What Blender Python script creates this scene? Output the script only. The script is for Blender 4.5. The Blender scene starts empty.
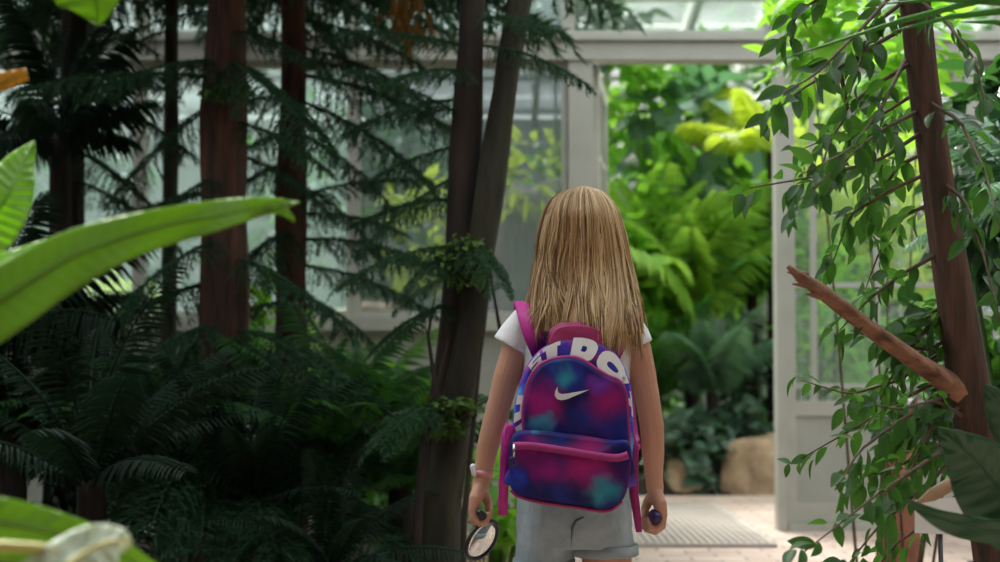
import bpy, math, random
import numpy as np
from mathutils import Vector, Matrix, Quaternion, noise

R = math.radians
S = bpy.context.scene
COL = S.collection
rnd = random.Random(7)

# ------------------------------------------------------------------ camera, sky, sun, exposure
FPX, CAMZ, PITCH = 1700.0, 0.81, math.atan(76 / 1700.0)
cam_d = bpy.data.cameras.new('camera'); cam = bpy.data.objects.new('camera', cam_d); COL.objects.link(cam)
cam.location = (0, 0, CAMZ); cam.rotation_euler = (R(90) + PITCH, 0, 0)
cam_d.sensor_width = 36; cam_d.lens = FPX * 36 / 1000; cam_d.clip_start = .05; cam_d.clip_end = 200
cam_d.dof.use_dof = True; cam_d.dof.focus_distance = 3.05; cam_d.dof.aperture_fstop = 4.6
S.camera = cam

w = bpy.data.worlds.new('sky'); S.world = w; w.use_nodes = True
bg = w.node_tree.nodes['Background']; bg.inputs[0].default_value = (.88, .94, .95, 1); bg.inputs[1].default_value = 2.7

sun_d = bpy.data.lights.new('sun', 'SUN'); sun = bpy.data.objects.new('sun', sun_d); COL.objects.link(sun)
sun_d.energy = 10.0; sun_d.angle = R(25); sun_d.color = (1, .97, .9)
sun.rotation_euler = (R(-38), R(-16), 0)

S.view_settings.view_transform = 'Standard'; S.view_settings.look = 'None'
S.view_settings.exposure = 0.2; S.view_settings.gamma = 1; S.view_settings.use_curve_mapping = False
try:
    S.cycles.use_denoising = True
    S.cycles.max_bounces = 10; S.cycles.transparent_max_bounces = 24
    S.cycles.sample_clamp_indirect = 6
except Exception: pass


def P(px, py, d):
    """the point of the place that the photo shows at (px, py), d metres in front of the camera"""
    x = (px - 500) / FPX; y = (281 - py) / FPX
    Y = math.cos(PITCH) - y * math.sin(PITCH); Z = math.sin(PITCH) + y * math.cos(PITCH)
    k = d / Y
    return Vector((x * k, d, CAMZ + Z * k))


# ------------------------------------------------------------------ materials
def nodes(name):
    m = bpy.data.materials.new(name); m.use_nodes = True
    nt = m.node_tree; nt.nodes.clear()
    out = nt.nodes.new('ShaderNodeOutputMaterial')
    return m, nt, out

def N(nt, t, **kw):
    n = nt.nodes.new('ShaderNode' + t)
    for k, v in kw.items(): setattr(n, k, v)
    return n

def c4(c): return (c[0], c[1], c[2], 1)

def ramp(nt, fac, stops):
    r = N(nt, 'ValToRGB'); e = r.color_ramp.elements
    while len(e) > len(stops): e.remove(e[-1])
    while len(e) < len(stops): e.new(.5)
    for el, (p, c) in zip(e, stops): el.position = p; el.color = c4(c)
    nt.links.new(fac, r.inputs[0]); return r.outputs[0]

def noise_tex(nt, scale, detail=4, rough=.6, stretch=None):
    tc = N(nt, 'TexCoord'); n = N(nt, 'TexNoise'); n.inputs['Scale'].default_value = scale
    n.inputs['Detail'].default_value = detail; n.inputs['Roughness'].default_value = rough
    src = tc.outputs['Object']
    if stretch:
        mp = N(nt, 'Mapping'); mp.inputs['Scale'].default_value = stretch
        nt.links.new(src, mp.inputs[0]); src = mp.outputs[0]
    nt.links.new(src, n.inputs['Vector']); return n.outputs['Fac']

def mat(name, c1, c2=None, scale=8, rough=.6, stretch=None, bump=0, metal=0, spec=.5, lo=.35, hi=.65):
    m, nt, out = nodes(name); b = N(nt, 'BsdfPrincipled')
    b.inputs['Roughness'].default_value = rough; b.inputs['Metallic'].default_value = metal
    b.inputs['Specular IOR Level'].default_value = spec
    f = noise_tex(nt, scale, 6, .65, stretch)
    nt.links.new(ramp(nt, f, [(lo, c1), (hi, c2 or c1)]), b.inputs['Base Color'])
    if bump:
        bp = N(nt, 'Bump'); bp.inputs['Strength'].default_value = bump; bp.inputs['Distance'].default_value = .01
        nt.links.new(f, bp.inputs['Height']); nt.links.new(bp.outputs[0], b.inputs['Normal'])
    nt.links.new(b.outputs[0], out.inputs[0]); return m

def leafmat(name, c1, c2, tc, trans=.35, rough=.42, ribs=None, spec=.4):
    """leaf: colour varies from leaf to leaf, thin blades let light through"""
    m, nt, out = nodes(name); b = N(nt, 'BsdfPrincipled'); t = N(nt, 'BsdfTranslucent'); mx = N(nt, 'MixShader')
    g = N(nt, 'NewGeometry')
    nt.links.new(ramp(nt, g.outputs['Random Per Island'], [(0, c1), (1, c2)]), b.inputs['Base Color'])
    b.inputs['Roughness'].default_value = rough; b.inputs['Specular IOR Level'].default_value = spec
    t.inputs[0].default_value = c4(tc); mx.inputs[0].default_value = trans
    if ribs:
        tcn = N(nt, 'TexCoord'); wv = N(nt, 'TexWave'); wv.inputs['Scale'].default_value = ribs
        wv.inputs['Distortion'].default_value = .6
        mp = N(nt, 'Mapping'); nt.links.new(tcn.outputs['UV'], mp.inputs[0]); nt.links.new(mp.outputs[0], wv.inputs[0])
        bp = N(nt, 'Bump'); bp.inputs['Strength'].default_value = .5; bp.inputs['Distance'].default_value = .004
        nt.links.new(wv.outputs['Fac'], bp.inputs['Height'])
        nt.links.new(bp.outputs[0], b.inputs['Normal']); nt.links.new(bp.outputs[0], t.inputs['Normal'])
    nt.links.new(b.outputs[0], mx.inputs[1]); nt.links.new(t.outputs[0], mx.inputs[2]); nt.links.new(mx.outputs[0], out.inputs[0])
    return m

def glassmat(name, dirt=(.1, .3), tint=(.95, 1, .98), dc=(.7, .78, .76)):
    m, nt, out = nodes(name)
    tr = N(nt, 'BsdfTransparent'); tr.inputs[0].default_value = c4(tint)
    gl = N(nt, 'BsdfGlossy'); gl.inputs['Roughness'].default_value = .03
    fr = N(nt, 'Fresnel'); fr.inputs[0].default_value = 1.45
    m1 = N(nt, 'MixShader'); nt.links.new(fr.outputs[0], m1.inputs[0]); nt.links.new(tr.outputs[0], m1.inputs[1]); nt.links.new(gl.outputs[0], m1.inputs[2])
    df = N(nt, 'BsdfDiffuse'); df.inputs[0].default_value = c4(dc); tl = N(nt, 'BsdfTranslucent'); tl.inputs[0].default_value = c4(dc)
    m2 = N(nt, 'MixShader'); m2.inputs[0].default_value = .6; nt.links.new(df.outputs[0], m2.inputs[1]); nt.links.new(tl.outputs[0], m2.inputs[2])
    f = noise_tex(nt, 2.2, 5, .6)
    v = ramp(nt, f, [(.3, (dirt[0],) * 3), (.75, (dirt[1],) * 3)])
    m3 = N(nt, 'MixShader'); nt.links.new(v, m3.inputs[0]); nt.links.new(m1.outputs[0], m3.inputs[1]); nt.links.new(m2.outputs[0], m3.inputs[2])
    nt.links.new(m3.outputs[0], out.inputs[0]); return m

M = {}
M['frame'] = mat('white painted frame', (.37, .37, .32), (.43, .43, .38), 5, .5)
M['panel'] = mat('pale grey panel paint', (.30, .31, .27), (.35, .36, .32), 3, .5)
M['glass'] = glassmat('clear glass', (.02, .10))
M['roof_glass'] = glassmat('brightened roof glass', (.12, .30), (.98, 1, 1), (.9, .92, .9))  # white film put into the glass so the roof shows bright
M['dirty'] = glassmat('dusty glass', (.16, .42), (.80, .88, .88), (.60, .70, .70))
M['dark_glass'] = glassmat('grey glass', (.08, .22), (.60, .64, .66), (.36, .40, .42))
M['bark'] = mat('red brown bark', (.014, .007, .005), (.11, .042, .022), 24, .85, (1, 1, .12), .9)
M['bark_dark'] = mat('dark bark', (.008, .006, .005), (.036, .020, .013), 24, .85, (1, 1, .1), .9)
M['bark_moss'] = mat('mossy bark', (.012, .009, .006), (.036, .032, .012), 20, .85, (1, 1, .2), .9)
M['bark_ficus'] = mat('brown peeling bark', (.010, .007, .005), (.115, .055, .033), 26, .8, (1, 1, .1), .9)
M['wood_split'] = mat('split wood', (.12, .050, .030), (.42, .20, .12), 40, .8, (.25, 1, .6), .9)
M['twig'] = mat('twig', (.05, .03, .018), (.12, .075, .04), 20, .8)
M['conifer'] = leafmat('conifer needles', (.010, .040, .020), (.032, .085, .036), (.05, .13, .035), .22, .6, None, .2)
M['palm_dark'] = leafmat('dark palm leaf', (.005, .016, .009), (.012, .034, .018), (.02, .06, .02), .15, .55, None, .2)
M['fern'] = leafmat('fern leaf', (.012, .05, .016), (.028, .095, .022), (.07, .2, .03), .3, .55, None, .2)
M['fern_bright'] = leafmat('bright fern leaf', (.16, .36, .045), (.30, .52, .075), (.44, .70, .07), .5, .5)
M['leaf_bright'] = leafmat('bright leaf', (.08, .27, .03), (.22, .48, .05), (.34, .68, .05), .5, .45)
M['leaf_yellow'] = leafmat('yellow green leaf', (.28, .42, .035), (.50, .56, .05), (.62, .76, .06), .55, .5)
M['leaf_mid'] = leafmat('mid green leaf', (.035, .14, .028), (.09, .26, .045), (.16, .42, .04), .4, .4)
M['leaf_blue'] = leafmat('blue green leaf', (.07, .17, .10), (.20, .33, .22), (.16, .36, .14), .3, .35)
M['leaf_grey'] = leafmat('grey green leaf', (.035, .085, .055), (.16, .24, .17), (.08, .2, .08), .2, .35)
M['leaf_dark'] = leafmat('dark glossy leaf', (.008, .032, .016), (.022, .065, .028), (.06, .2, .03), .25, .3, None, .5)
M['ficus'] = leafmat('ficus leaf', (.007, .032, .015), (.022, .068, .024), (.13, .36, .03), .34, .42, None, .3)
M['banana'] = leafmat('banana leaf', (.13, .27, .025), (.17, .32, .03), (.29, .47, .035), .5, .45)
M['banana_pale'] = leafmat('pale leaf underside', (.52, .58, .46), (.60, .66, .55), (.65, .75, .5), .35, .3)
M['banana_lit'] = leafmat('ribbed leaf', (.20, .40, .06), (.26, .46, .10), (.46, .74, .10), .5, .4)  # lighter copy of the banana green, light put into the colour
M['leaf_orange'] = leafmat('withered leaf', (.42, .24, .03), (.5, .3, .04), (.6, .36, .05), .4, .6)
M['leaf_withered'] = leafmat('withered frond', (.16, .07, .02), (.26, .13, .03), (.3, .16, .03), .3, .7)
M['broad_dark'] = leafmat('broad dark leaf', (.016, .075, .028), (.024, .095, .035), (.05, .22, .03), .25, .35, None, .5)
M['stalk'] = mat('leaf stalk', (.42, .40, .10), (.55, .48, .18), 10, .5)
M['green_stem'] = mat('green stem', (.05, .12, .03), (.09, .18, .05), 12, .6)
M['moss'] = leafmat('moss', (.035, .075, .012), (.08, .14, .02), (.1, .2, .02), .2, .8)
M['rock'] = mat('tufa rock', (.20, .13, .08), (.46, .33, .21), 5, .9, None, .9)
M['rock_grey'] = mat('grey rock', (.10, .09, .085), (.28, .24, .20), 4, .9, None, .9)
M['soil'] = mat('soil', (.012, .009, .006), (.035, .024, .015), 14, .95, None, .8)
M['terracotta'] = mat('weathered terracotta', (.20, .075, .045), (.36, .15, .09), 8, .8, None, .4)
M['white_card'] = mat('white card', (.70, .73, .76), (.76, .78, .80), 6, .5)
M['dry_leaf'] = mat('dry leaf', (.20, .11, .06), (.38, .25, .15), 20, .8, (.2, 1, 1))
M['skin'] = mat('skin', (.52, .265, .175), (.57, .30, .205), 9, .5, None, .05, 0, .35)
M['shirt'] = mat('white cotton', (.76, .75, .76), (.82, .81, .82), 14, .85, None, .15)
M['denim'] = mat('pale denim', (.27, .33, .36), (.36, .42, .45), 26, .85, None, .25)
M['denim_dark'] = mat('denim seam', (.10, .13, .15), (.14, .18, .2), 26, .85)
M['magenta'] = mat('magenta webbing', (.42, .011, .21), (.53, .022, .29), 30, .6)
M['piping'] = mat('dark magenta trim', (.27, .008, .12), (.34, .014, .16), 30, .65)
M['maroon'] = mat('maroon webbing', (.26, .012, .085), (.36, .02, .13), 30, .6)
M['ink'] = mat('white print', (.84, .87, .90), (.88, .91, .94), 10, .5)
M['logo'] = mat('grey print', (.62, .60, .64), (.68, .66, .70), 10, .4)
M['black'] = mat('black plastic', (.010, .010, .012), (.016, .016, .02), 10, .35)
M['metal'] = mat('steel', (.55, .56, .58), (.6, .6, .62), 10, .25, None, 0, 1)
M['lens'] = glassmat('lens glass', (.0, .02), (.92, .96, .94))
M['purple'] = mat('purple rubber', (.016, .010, .05), (.07, .02, .14), 60, .35)
M['grate'] = mat('pale stone bar', (.36, .31, .27), (.44, .38, .33), 6, .8)
M['grate_base'] = mat('grate bed', (.22, .18, .155), (.27, .22, .19), 6, .9)
M['eye'] = mat('eye white', (.8, .8, .78)); M['iris'] = mat('iris', (.05, .09, .13)); M['lip'] = mat('lip', (.5, .18, .16))
M['shoe'] = mat('shoe', (.5, .5, .52), (.55, .55, .57)); M['band'] = mat('white band', (.8, .78, .78), (.84, .82, .82), 9, .4)
M['band_pink'] = mat('pink band', (.62, .25, .25), (.7, .32, .3), 9, .4)

def hairmat():
    m, nt, out = nodes('blond hair'); b = N(nt, 'BsdfPrincipled'); g = N(nt, 'NewGeometry')
    nt.links.new(ramp(nt, g.outputs['Random Per Island'], [(0, (.17, .085, .040)), (.3, (.45, .265, .125)), (.7, (.74, .50, .265)), (1, (.94, .72, .44))]), b.inputs['Base Color'])
    b.inputs['Roughness'].default_value = .42; b.inputs['Specular IOR Level'].default_value = .45
    t = N(nt, 'BsdfTranslucent'); t.inputs[0].default_value = (.55, .37, .2, 1); mx = N(nt, 'MixShader'); mx.inputs[0].default_value = .2
    nt.links.new(b.outputs[0], mx.inputs[1]); nt.links.new(t.outputs[0], mx.inputs[2]); nt.links.new(mx.outputs[0], out.inputs[0])
    return m
M['hair'] = hairmat()

DYE = [(545, 402, .040, (.30, .008, .15)), (610, 400, .042, (.27, .006, .13)), (530, 450, .030, (.25, .01, .16)), (585, 462, .050, (.33, .008, .13)), (548, 470, .030, (.24, .006, .15)), (600, 476, .022, (.22, .01, .16)),
       (565, 376, .022, (.02, .20, .27)), (541, 424, .020, (.04, .20, .33)), (607, 487, .026, (.02, .22, .31)), (598, 497, .020, (.03, .25, .34)), (516, 478, .026, (.02, .04, .36)), (600, 385, .018, (.10, .02, .26))]
def dyemat():
    m, nt, out = nodes('tie dyed nylon'); b = N(nt, 'BsdfPrincipled'); b.inputs['Roughness'].default_value = .6; b.inputs['Specular IOR Level'].default_value = .2
    f = noise_tex(nt, 13, 2, .45); col = ramp(nt, f, [(.35, (.012, .018, .19)), (.5, (.006, .006, .085)), (.65, (.045, .006, .11))])
    tc = N(nt, 'TexCoord'); nz = N(nt, 'TexNoise'); nz.inputs['Scale'].default_value = 22; nt.links.new(tc.outputs['Object'], nz.inputs['Vector'])
    sc = N(nt, 'VectorMath', operation='SCALE'); sc.inputs['Scale'].default_value = .06; nt.links.new(nz.outputs['Color'], sc.inputs[0])
    ad = N(nt, 'VectorMath', operation='ADD'); nt.links.new(tc.outputs['Object'], ad.inputs[0]); nt.links.new(sc.outputs[0], ad.inputs[1])
    base = P(571, 495, 3.015); sep = N(nt, 'VectorMath', operation='MULTIPLY'); sep.inputs[1].default_value = (1, 0, 1); nt.links.new(ad.outputs[0], sep.inputs[0])
    for px, py, r_, c in DYE:
        p = P(px, py, 2.94) - base
        d = N(nt, 'VectorMath', operation='DISTANCE'); d.inputs[1].default_value = (p.x + .03, 0, p.z + .03); nt.links.new(sep.outputs[0], d.inputs[0])
        mr = N(nt, 'MapRange', interpolation_type='SMOOTHSTEP'); mr.inputs['From Min'].default_value = r_ * 1.35; mr.inputs['From Max'].default_value = 0; mr.inputs['To Max'].default_value = .95
        nt.links.new(d.outputs['Value'], mr.inputs['Value'])
        mx = N(nt, 'MixRGB'); nt.links.new(mr.outputs[0], mx.inputs[0]); nt.links.new(col, mx.inputs[1]); mx.inputs[2].default_value = c4(c); col = mx.outputs[0]
    nt.links.new(col, b.inputs['Base Color']); nt.links.new(b.outputs[0], out.inputs[0]); return m
M['dye'] = dyemat()
def dyebright():
    m, nt, out = nodes('blue tie dyed nylon'); b = N(nt, 'BsdfPrincipled'); b.inputs['Roughness'].default_value = .5
    f = noise_tex(nt, 24, 2, .5)
    nt.links.new(ramp(nt, f, [(.35, (.08, .25, .70)), (.48, (.02, .04, .50)), (.62, (.10, .02, .38)), (.72, (.35, .02, .30))]), b.inputs['Base Color'])
    nt.links.new(b.outputs[0], out.inputs[0]); return m
M['dye_blue'] = dyebright()

def pavermat():
    m, nt, out = nodes('pale brick paving'); b = N(nt, 'BsdfPrincipled'); b.inputs['Roughness'].default_value = .75
    tc = N(nt, 'TexCoord'); br = N(nt, 'TexBrick'); br.inputs['Scale'].default_value = 1
    br.inputs['Brick Width'].default_value = .22; br.inputs['Row Height'].default_value = .11; br.inputs['Mortar Size'].default_value = .006
    br.inputs['Color1'].default_value = (.62, .48, .40, 1); br.inputs['Color2'].default_value = (.50, .36, .30, 1); br.inputs['Mortar'].default_value = (.26, .21, .18, 1)
    nt.links.new(tc.outputs['Object'], br.inputs[0])
    f = noise_tex(nt, 3, 5); mix = N(nt, 'MixRGB', blend_type='MULTIPLY'); mix.inputs[0].default_value = .6
    nt.links.new(br.outputs[0], mix.inputs[1]); nt.links.new(ramp(nt, f, [(.3, (.75, .72, .7)), (.7, (1, 1, 1))]), mix.inputs[2])
    nt.links.new(mix.outputs[0], b.inputs['Base Color']); nt.links.new(b.outputs[0], out.inputs[0]); return m
M['paver'] = pavermat()


# ------------------------------------------------------------------ mesh helpers
class MB:
    def __init__(s): s.v = []; s.f = []; s.n = 0; s.uv = False
    def add(s, v, f):
        v = np.asarray(v, float).reshape(-1, 3); b = s.n
        s.v.append(v); s.n += len(v)
        s.f.extend([tuple(i + b for i in q) for q in f]); return s
    def tpl(s, tv, tf, mats):
        """copies of a template under 4x4 matrices"""
        if not len(mats): return s
        A = np.array([np.array(m) for m in mats])
        h = np.concatenate([tv, np.ones((len(tv), 1))], 1)
        W = np.einsum('kij,nj->kni', A, h)[:, :, :3].reshape(-1, 3)
        k = len(tv)
        for i in range(len(mats)):
            b = s.n + i * k
            s.f.extend([tuple(j + b for j in q) for q in tf])
        s.v.append(W); s.n += len(W); return s
    def box(s, lo, hi):
        x0, y0, z0 = lo; x1, y1, z1 = hi
        return s.add([(x0, y0, z0), (x1, y0, z0), (x1, y1, z0), (x0, y1, z0), (x0, y0, z1), (x1, y0, z1), (x1, y1, z1), (x0, y1, z1)],
                     [(0, 3, 2, 1), (4, 5, 6, 7), (0, 1, 5, 4), (1, 2, 6, 5), (2, 3, 7, 6), (3, 0, 4, 7)])
    def tube(s, pts, rad, k=8, round_ends=False, squash=None, wob=0):
        pts = [Vector(p) for p in pts]; n = len(pts)
        rad = [rad] * n if not hasattr(rad, '__len__') else list(rad)
        if round_ends:
            t0 = (pts[0] - pts[1]).normalized(); t1 = (pts[-1] - pts[-2]).normalized()
            a, b = [], []
            for q in (1.0, .92, .7, .38):
                a.append((pts[0] + t0 * rad[0] * q, rad[0] * math.sqrt(max(1 - q * q, .0004))))
            for q in (.38, .7, .92, 1.0):
                b.append((pts[-1] + t1 * rad[-1] * q, rad[-1] * math.sqrt(max(1 - q * q, .0004))))
            pts = [p for p, _ in a] + pts + [p for p, _ in b]; rad = [r for _, r in a] + rad + [r for _, r in b]; n = len(pts)
        vs = []; nrm = None
        for i in range(n):
            t = (pts[min(i + 1, n - 1)] - pts[max(i - 1, 0)])
            t = t.normalized() if t.length > 1e-9 else Vector((0, 0, 1))
            if nrm is None:
                nrm = t.cross(Vector((0, 1, 0)) if abs(t.y) < .9 else Vector((1, 0, 0))).normalized()
            nrm = (nrm - t * nrm.dot(t)).normalized(); bn = t.cross(nrm)
            for j in range(k):
                a = 2 * math.pi * j / k
                r = rad[i] * (1 + (wob * noise.noise((math.cos(a) * 2.2, math.sin(a) * 2.2, pts[i].z * 2 + pts[i].x * 3)) if wob else 0))
                vs.append(pts[i] + nrm * math.cos(a) * r + bn * math.sin(a) * r * (squash or 1))
        f = [(i * k + j, i * k + (j + 1) % k, (i + 1) * k + (j + 1) % k, (i + 1) * k + j) for i in range(n - 1) for j in range(k)]
        f += [tuple(range(k - 1, -1, -1)), tuple((n - 1) * k + j for j in range(k))]
        return s.add([tuple(v) for v in vs], f)
    def rings(s, rs, k=20, cap=True):
        """rs: (centre, rx, ry[, tilt]) horizontal ellipses"""
        vs = []
        for c, rx, ry in rs:
            for j in range(k):
                a = 2 * math.pi * j / k
                vs.append((c[0] + rx * math.cos(a), c[1] + ry * math.sin(a), c[2]))
        n = len(rs)
        f = [(i * k + j, (i + 1) * k + j, (i + 1) * k + (j + 1) % k, i * k + (j + 1) % k) for i in range(n - 1) for j in range(k)]
        if cap: f += [tuple(range(k)), tuple((n - 1) * k + j for j in range(k - 1, -1, -1))]
        return s.add(vs, f)
    def sphere(s, c, r, k=14, rz=None):
        rr = r if hasattr(r, '__len__') else (r, r, r)
        rs = []
        for i in range(k + 1):
            a = math.pi * i / k - math.pi / 2
            q = max(math.cos(a), .01)
            rs.append(((c[0], c[1], c[2] + rr[2] * math.sin(a)), rr[0] * q, rr[1] * q))
        return s.rings(rs, 2 * k)
    def build(s, name, m, parent=None, smooth=True, loc=None):
        me = bpy.data.meshes.new(name)
        v = np.concatenate(s.v) if s.v else np.zeros((0, 3))
        if loc is not None: v = v - np.array(loc)
        me.from_pydata(v.tolist(), [], s.f)
        if smooth: me.polygons.foreach_set('use_smooth', [True] * len(me.polygons))
        me.materials.append(m if not isinstance(m, str) else M[m]); me.update()
        o = bpy.data.objects.new(name, me); COL.objects.link(o)
        if loc is not None: o.location = loc
        if parent: put(o, parent)
        return o

def put(o, parent):
    o.parent = parent; return o

def tag(o, label, cat, group=None):
    o['label'] = label; o['category'] = cat
    if group: o['group'] = group
    return o

def thing(name, label, cat, loc=(0, 0, 0), group=None):
    o = bpy.data.objects.new(name, None); COL.objects.link(o); o.location = loc
    o.empty_display_size = .05
    return tag(o, label, cat, group)

def struct(o):
    o['kind'] = 'structure'; return o

def part(name, mb, m, parent, smooth=True):
    """a part given in world coordinates under its thing (things here are unrotated Empties)"""
    base = Vector(parent.location); q = parent.parent
    while q: base += Vector(q.location); q = q.parent
    v = np.concatenate(mb.v) - np.array(base)
    mb.v = [v]
    return mb.build(name, m, parent, smooth)

def inst(me, name, parent, mtx):
    o = bpy.data.objects.new(name, me); COL.objects.link(o); o.parent = parent
    o.matrix_basis = mtx; return o

def frame_to(a, b, roll=0, scale=None, up=Vector((0, 0, 1))):
    """matrix with x from a to b, length-scaled, z up"""
    a, b = Vector(a), Vector(b); x = b - a; L = x.length; x = x.normalized()
    if abs(x.dot(up)) > .98: up = Vector((0, 1, .1))
    y = up.cross(x).normalized(); z = x.cross(y)
    m = Matrix((x, y, z)).transposed().to_4x4()
    s = L if scale is None else scale
    return Matrix.Translation(a) @ m @ Matrix.Rotation(roll, 4, 'X') @ Matrix.Scale(s, 4)

def leaf_t(wd=.4, fold=.12, curl=.25, peak=.4, n=6, petiole=.08):
    """template blade: 1 long on x, folded along the midrib, tip drooping"""
    vs, fs = [], []
    for i in range(n + 1):
        t = i / n
        x = petiole + t * (1 - petiole)
        e = math.log(.5) / math.log(peak)
        h = wd / 2 * math.sin(math.pi * min(max(t, .0) ** e, 1)) ** .85 if 0 < t < 1 else .004
        z = -curl * x * x
        vs += [(x, -h, z + fold * h * 2), (x, 0, z), (x, h, z + fold * h * 2)]
    for i in range(n):
        a = 3 * i; fs += [(a, a + 3, a + 4, a + 1), (a + 1, a + 4, a + 5, a + 2)]
    b = len(vs); vs += [(0, -.006, 0), (0, .006, 0)]; fs += [(b, 0, 2, b + 1)]
    return np.array(vs), fs
LT = {'ovate': leaf_t(.46, .15, .25, .42), 'round': leaf_t(.78, .08, .2, .5), 'lance': leaf_t(.24, .2, .35, .4),
      'broad': leaf_t(.55, .12, .45, .4, 8), 'ficus': leaf_t(.40, .2, .28, .45, 6, .14), 'small': leaf_t(.5, .15, .2, .45, 3),
      'strap': leaf_t(.10, .2, .5, .4, 8)}

def rdir(r, zlo=-1, zhi=1):
    z = r.uniform(zlo, zhi); a = r.uniform(0, 2 * math.pi); q = math.sqrt(max(0, 1 - z * z))
    return Vector((q * math.cos(a), q * math.sin(a), z))

def leaf_m(p, d, L, r, up=None, tw=.6):
    return frame_to(p, Vector(p) + Vector(d).normalized() * L, r.uniform(-tw, tw), None, up or Vector((0, 0, 1)))

def shrub(name, label, cat, box, d, n, L, tpl, m, dy=.5, group=None, seed=1, stem='green_stem', droop=.3, clumps=14, base_y=None, nstem=7):
    """bushy plant filling the photo box (x0, y0, x1, y1) at depth d"""
    r = random.Random(seed)
    x0, y0, x1, y1 = box
    c = P((x0 + x1) / 2, (y0 + y1) / 2, d); rx = (x1 - x0) / 2 * d / FPX; rz = (y1 - y0) / 2 * d / FPX
    base = Vector((c.x, d, 0.04))
    if base_y is not None: base.z = P(0, base_y, d).z
    t = thing(name, label, cat, base, group)
    mats = []; cl = []
    for i in range(clumps):
        v = rdir(r) * r.uniform(.3, .85) ** .6
        cl.append(Vector((c.x + v.x * rx, c.y + v.y * dy, c.z + v.z * rz)))
    for i in range(n):
        q = cl[i % clumps]
        v = rdir(r) * (r.random() ** .4) * .42
        p = Vector((q.x + v.x * rx, q.y + v.y * dy, q.z + v.z * rz))
        if p.z < base.z + .02: p.z = base.z + .02 + r.random() * .1
        out = (p - c); out.y *= .6
        dr = out.normalized() * .6 + rdir(r) * .8 + Vector((0, -.25, .25 - droop))
        mats.append(leaf_m(p, dr, L * r.uniform(.65, 1.25), r))
    fm = MB().tpl(*LT[tpl], mats); part('foliage', fm, m, t)
    sm = MB()
    for i in range(nstem):
        q = cl[i % clumps]; b0 = base + Vector((r.uniform(-.2, .2) * rx, r.uniform(-.1, .1), -.03))
        mid = (b0 + q) / 2 + Vector((r.uniform(-.1, .1) * rx, 0, .1 * rz))
        k_ = .45 if stem == 'twig' else 1; sm.tube([b0, mid, q], [(.012 + .004 * rz) * k_, .009 * k_, .004 * k_], 5)
    part('stem', sm, stem, t)
    return t

# ---- frond meshes (shared): 1 long on x, arching
def frond_mesh(name, m, pairs=26, wide=.28, lw=.022, hang=.5, arch=.35, sweep=.55, seed=3):
    r = random.Random(seed); mb = MB(); pts = []
    for i in range(13):
        t = i / 12; pts.append(Vector((t, 0, arch * (t - 1.15 * t * t))))
    mb.tube(pts, [.008 * (1 - .8 * i / 12) + .001 for i in range(13)], 4)
    tv, tf = leaf_t(1, .1, .25, .35, 3, .02)
    mats = []
    for i in range(pairs):
        t = .12 + .87 * i / (pairs - 1); p = Vector((t, 0, arch * (t - 1.15 * t * t)))
        L = wide * math.sin(math.pi * (.12 + .80 * t)) ** .7
        for sg in (-1, 1):
            dr = Vector((sweep + r.uniform(-.08, .08), sg, -hang * r.uniform(.7, 1.3))).normalized()
            f = frame_to(p, p + dr * L * r.uniform(.85, 1.1), sg * .3)
            mats.append(f @ Matrix.Diagonal((1, lw / L, 1, 1)))
    mb.tpl(tv, tf, mats)
    o = mb.build(name, m); me = o.data; bpy.data.objects.remove(o); return me
FR = {'palm': frond_mesh('palm_frond', 'palm_dark', 30, .34, .022, 1.1, .35),
      'fern': frond_mesh('fern_frond', 'fern', 30, .20, .030, .25, .40, .25),
      'fern_dark': frond_mesh('dark_frond', 'palm_dark', 34, .16, .016, .35, .40, .35),
      'fern_bright': frond_mesh('bright_frond', 'fern_bright', 28, .30, .036, .5, .45, .4),
      'fern_mid': frond_mesh('mid_frond', 'leaf_mid', 26, .28, .034, .4, .45, .4),
      'fern_grey': frond_mesh('grey_frond', 'leaf_blue', 26, .26, .03, .6, .5, .4),
      'yellow': frond_mesh('yellow_frond', 'leaf_yellow', 18, .42, .085, .35, .2, .7)}

def conifer_mesh(seed):
    r = random.Random(seed); mb = MB(); rp = lambda t: Vector((t, .02 * math.sin(5 * t + seed), .10 * t - .26 * t * t))
    mb.tube([rp(i / 9) for i in range(10)], [.011 - .009 * i / 9 for i in range(10)], 5)
    nv, nf = np.array([(0, -.5, 0), (1, 0, 0), (0, .5, 0)], float), [(0, 1, 2)]
    mats = []
    for i in range(34):
        t = .10 + .9 * i / 33
        for sg in (-1, 1):
            p = rp(t); L = (.30 * (1 - .55 * t)) * r.uniform(.7, 1.2); d = Vector((.5 + r.uniform(-.2, .2), sg * r.uniform(.5, .9), .1)).normalized()
            pts = [p]
            for k in range(7):
                d = (d + Vector((0, 0, -.20 * r.uniform(.6, 1.4)))).normalized(); pts.append(pts[-1] + d * L / 7)
            mb.tube(pts, .0022, 3)
            for k in range(30):
                q = k / 30 * 6.99; j = int(q); a = pts[j].lerp(pts[j + 1], q - j); dd = (pts[j + 1] - pts[j]).normalized()
                nd = (dd * 1.0 + rdir(r) * .8).normalized()
                mats.append(frame_to(a, a + nd * r.uniform(.03, .05), r.uniform(0, 3)) @ Matrix.Diagonal((1, .16, 1, 1)))
    mb.tpl(nv, nf, mats)
    o = mb.build('conifer_branch', 'conifer'); me = o.data; bpy.data.objects.remove(o); return me
CB = [conifer_mesh(s) for s in (1, 2, 3)]


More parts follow.
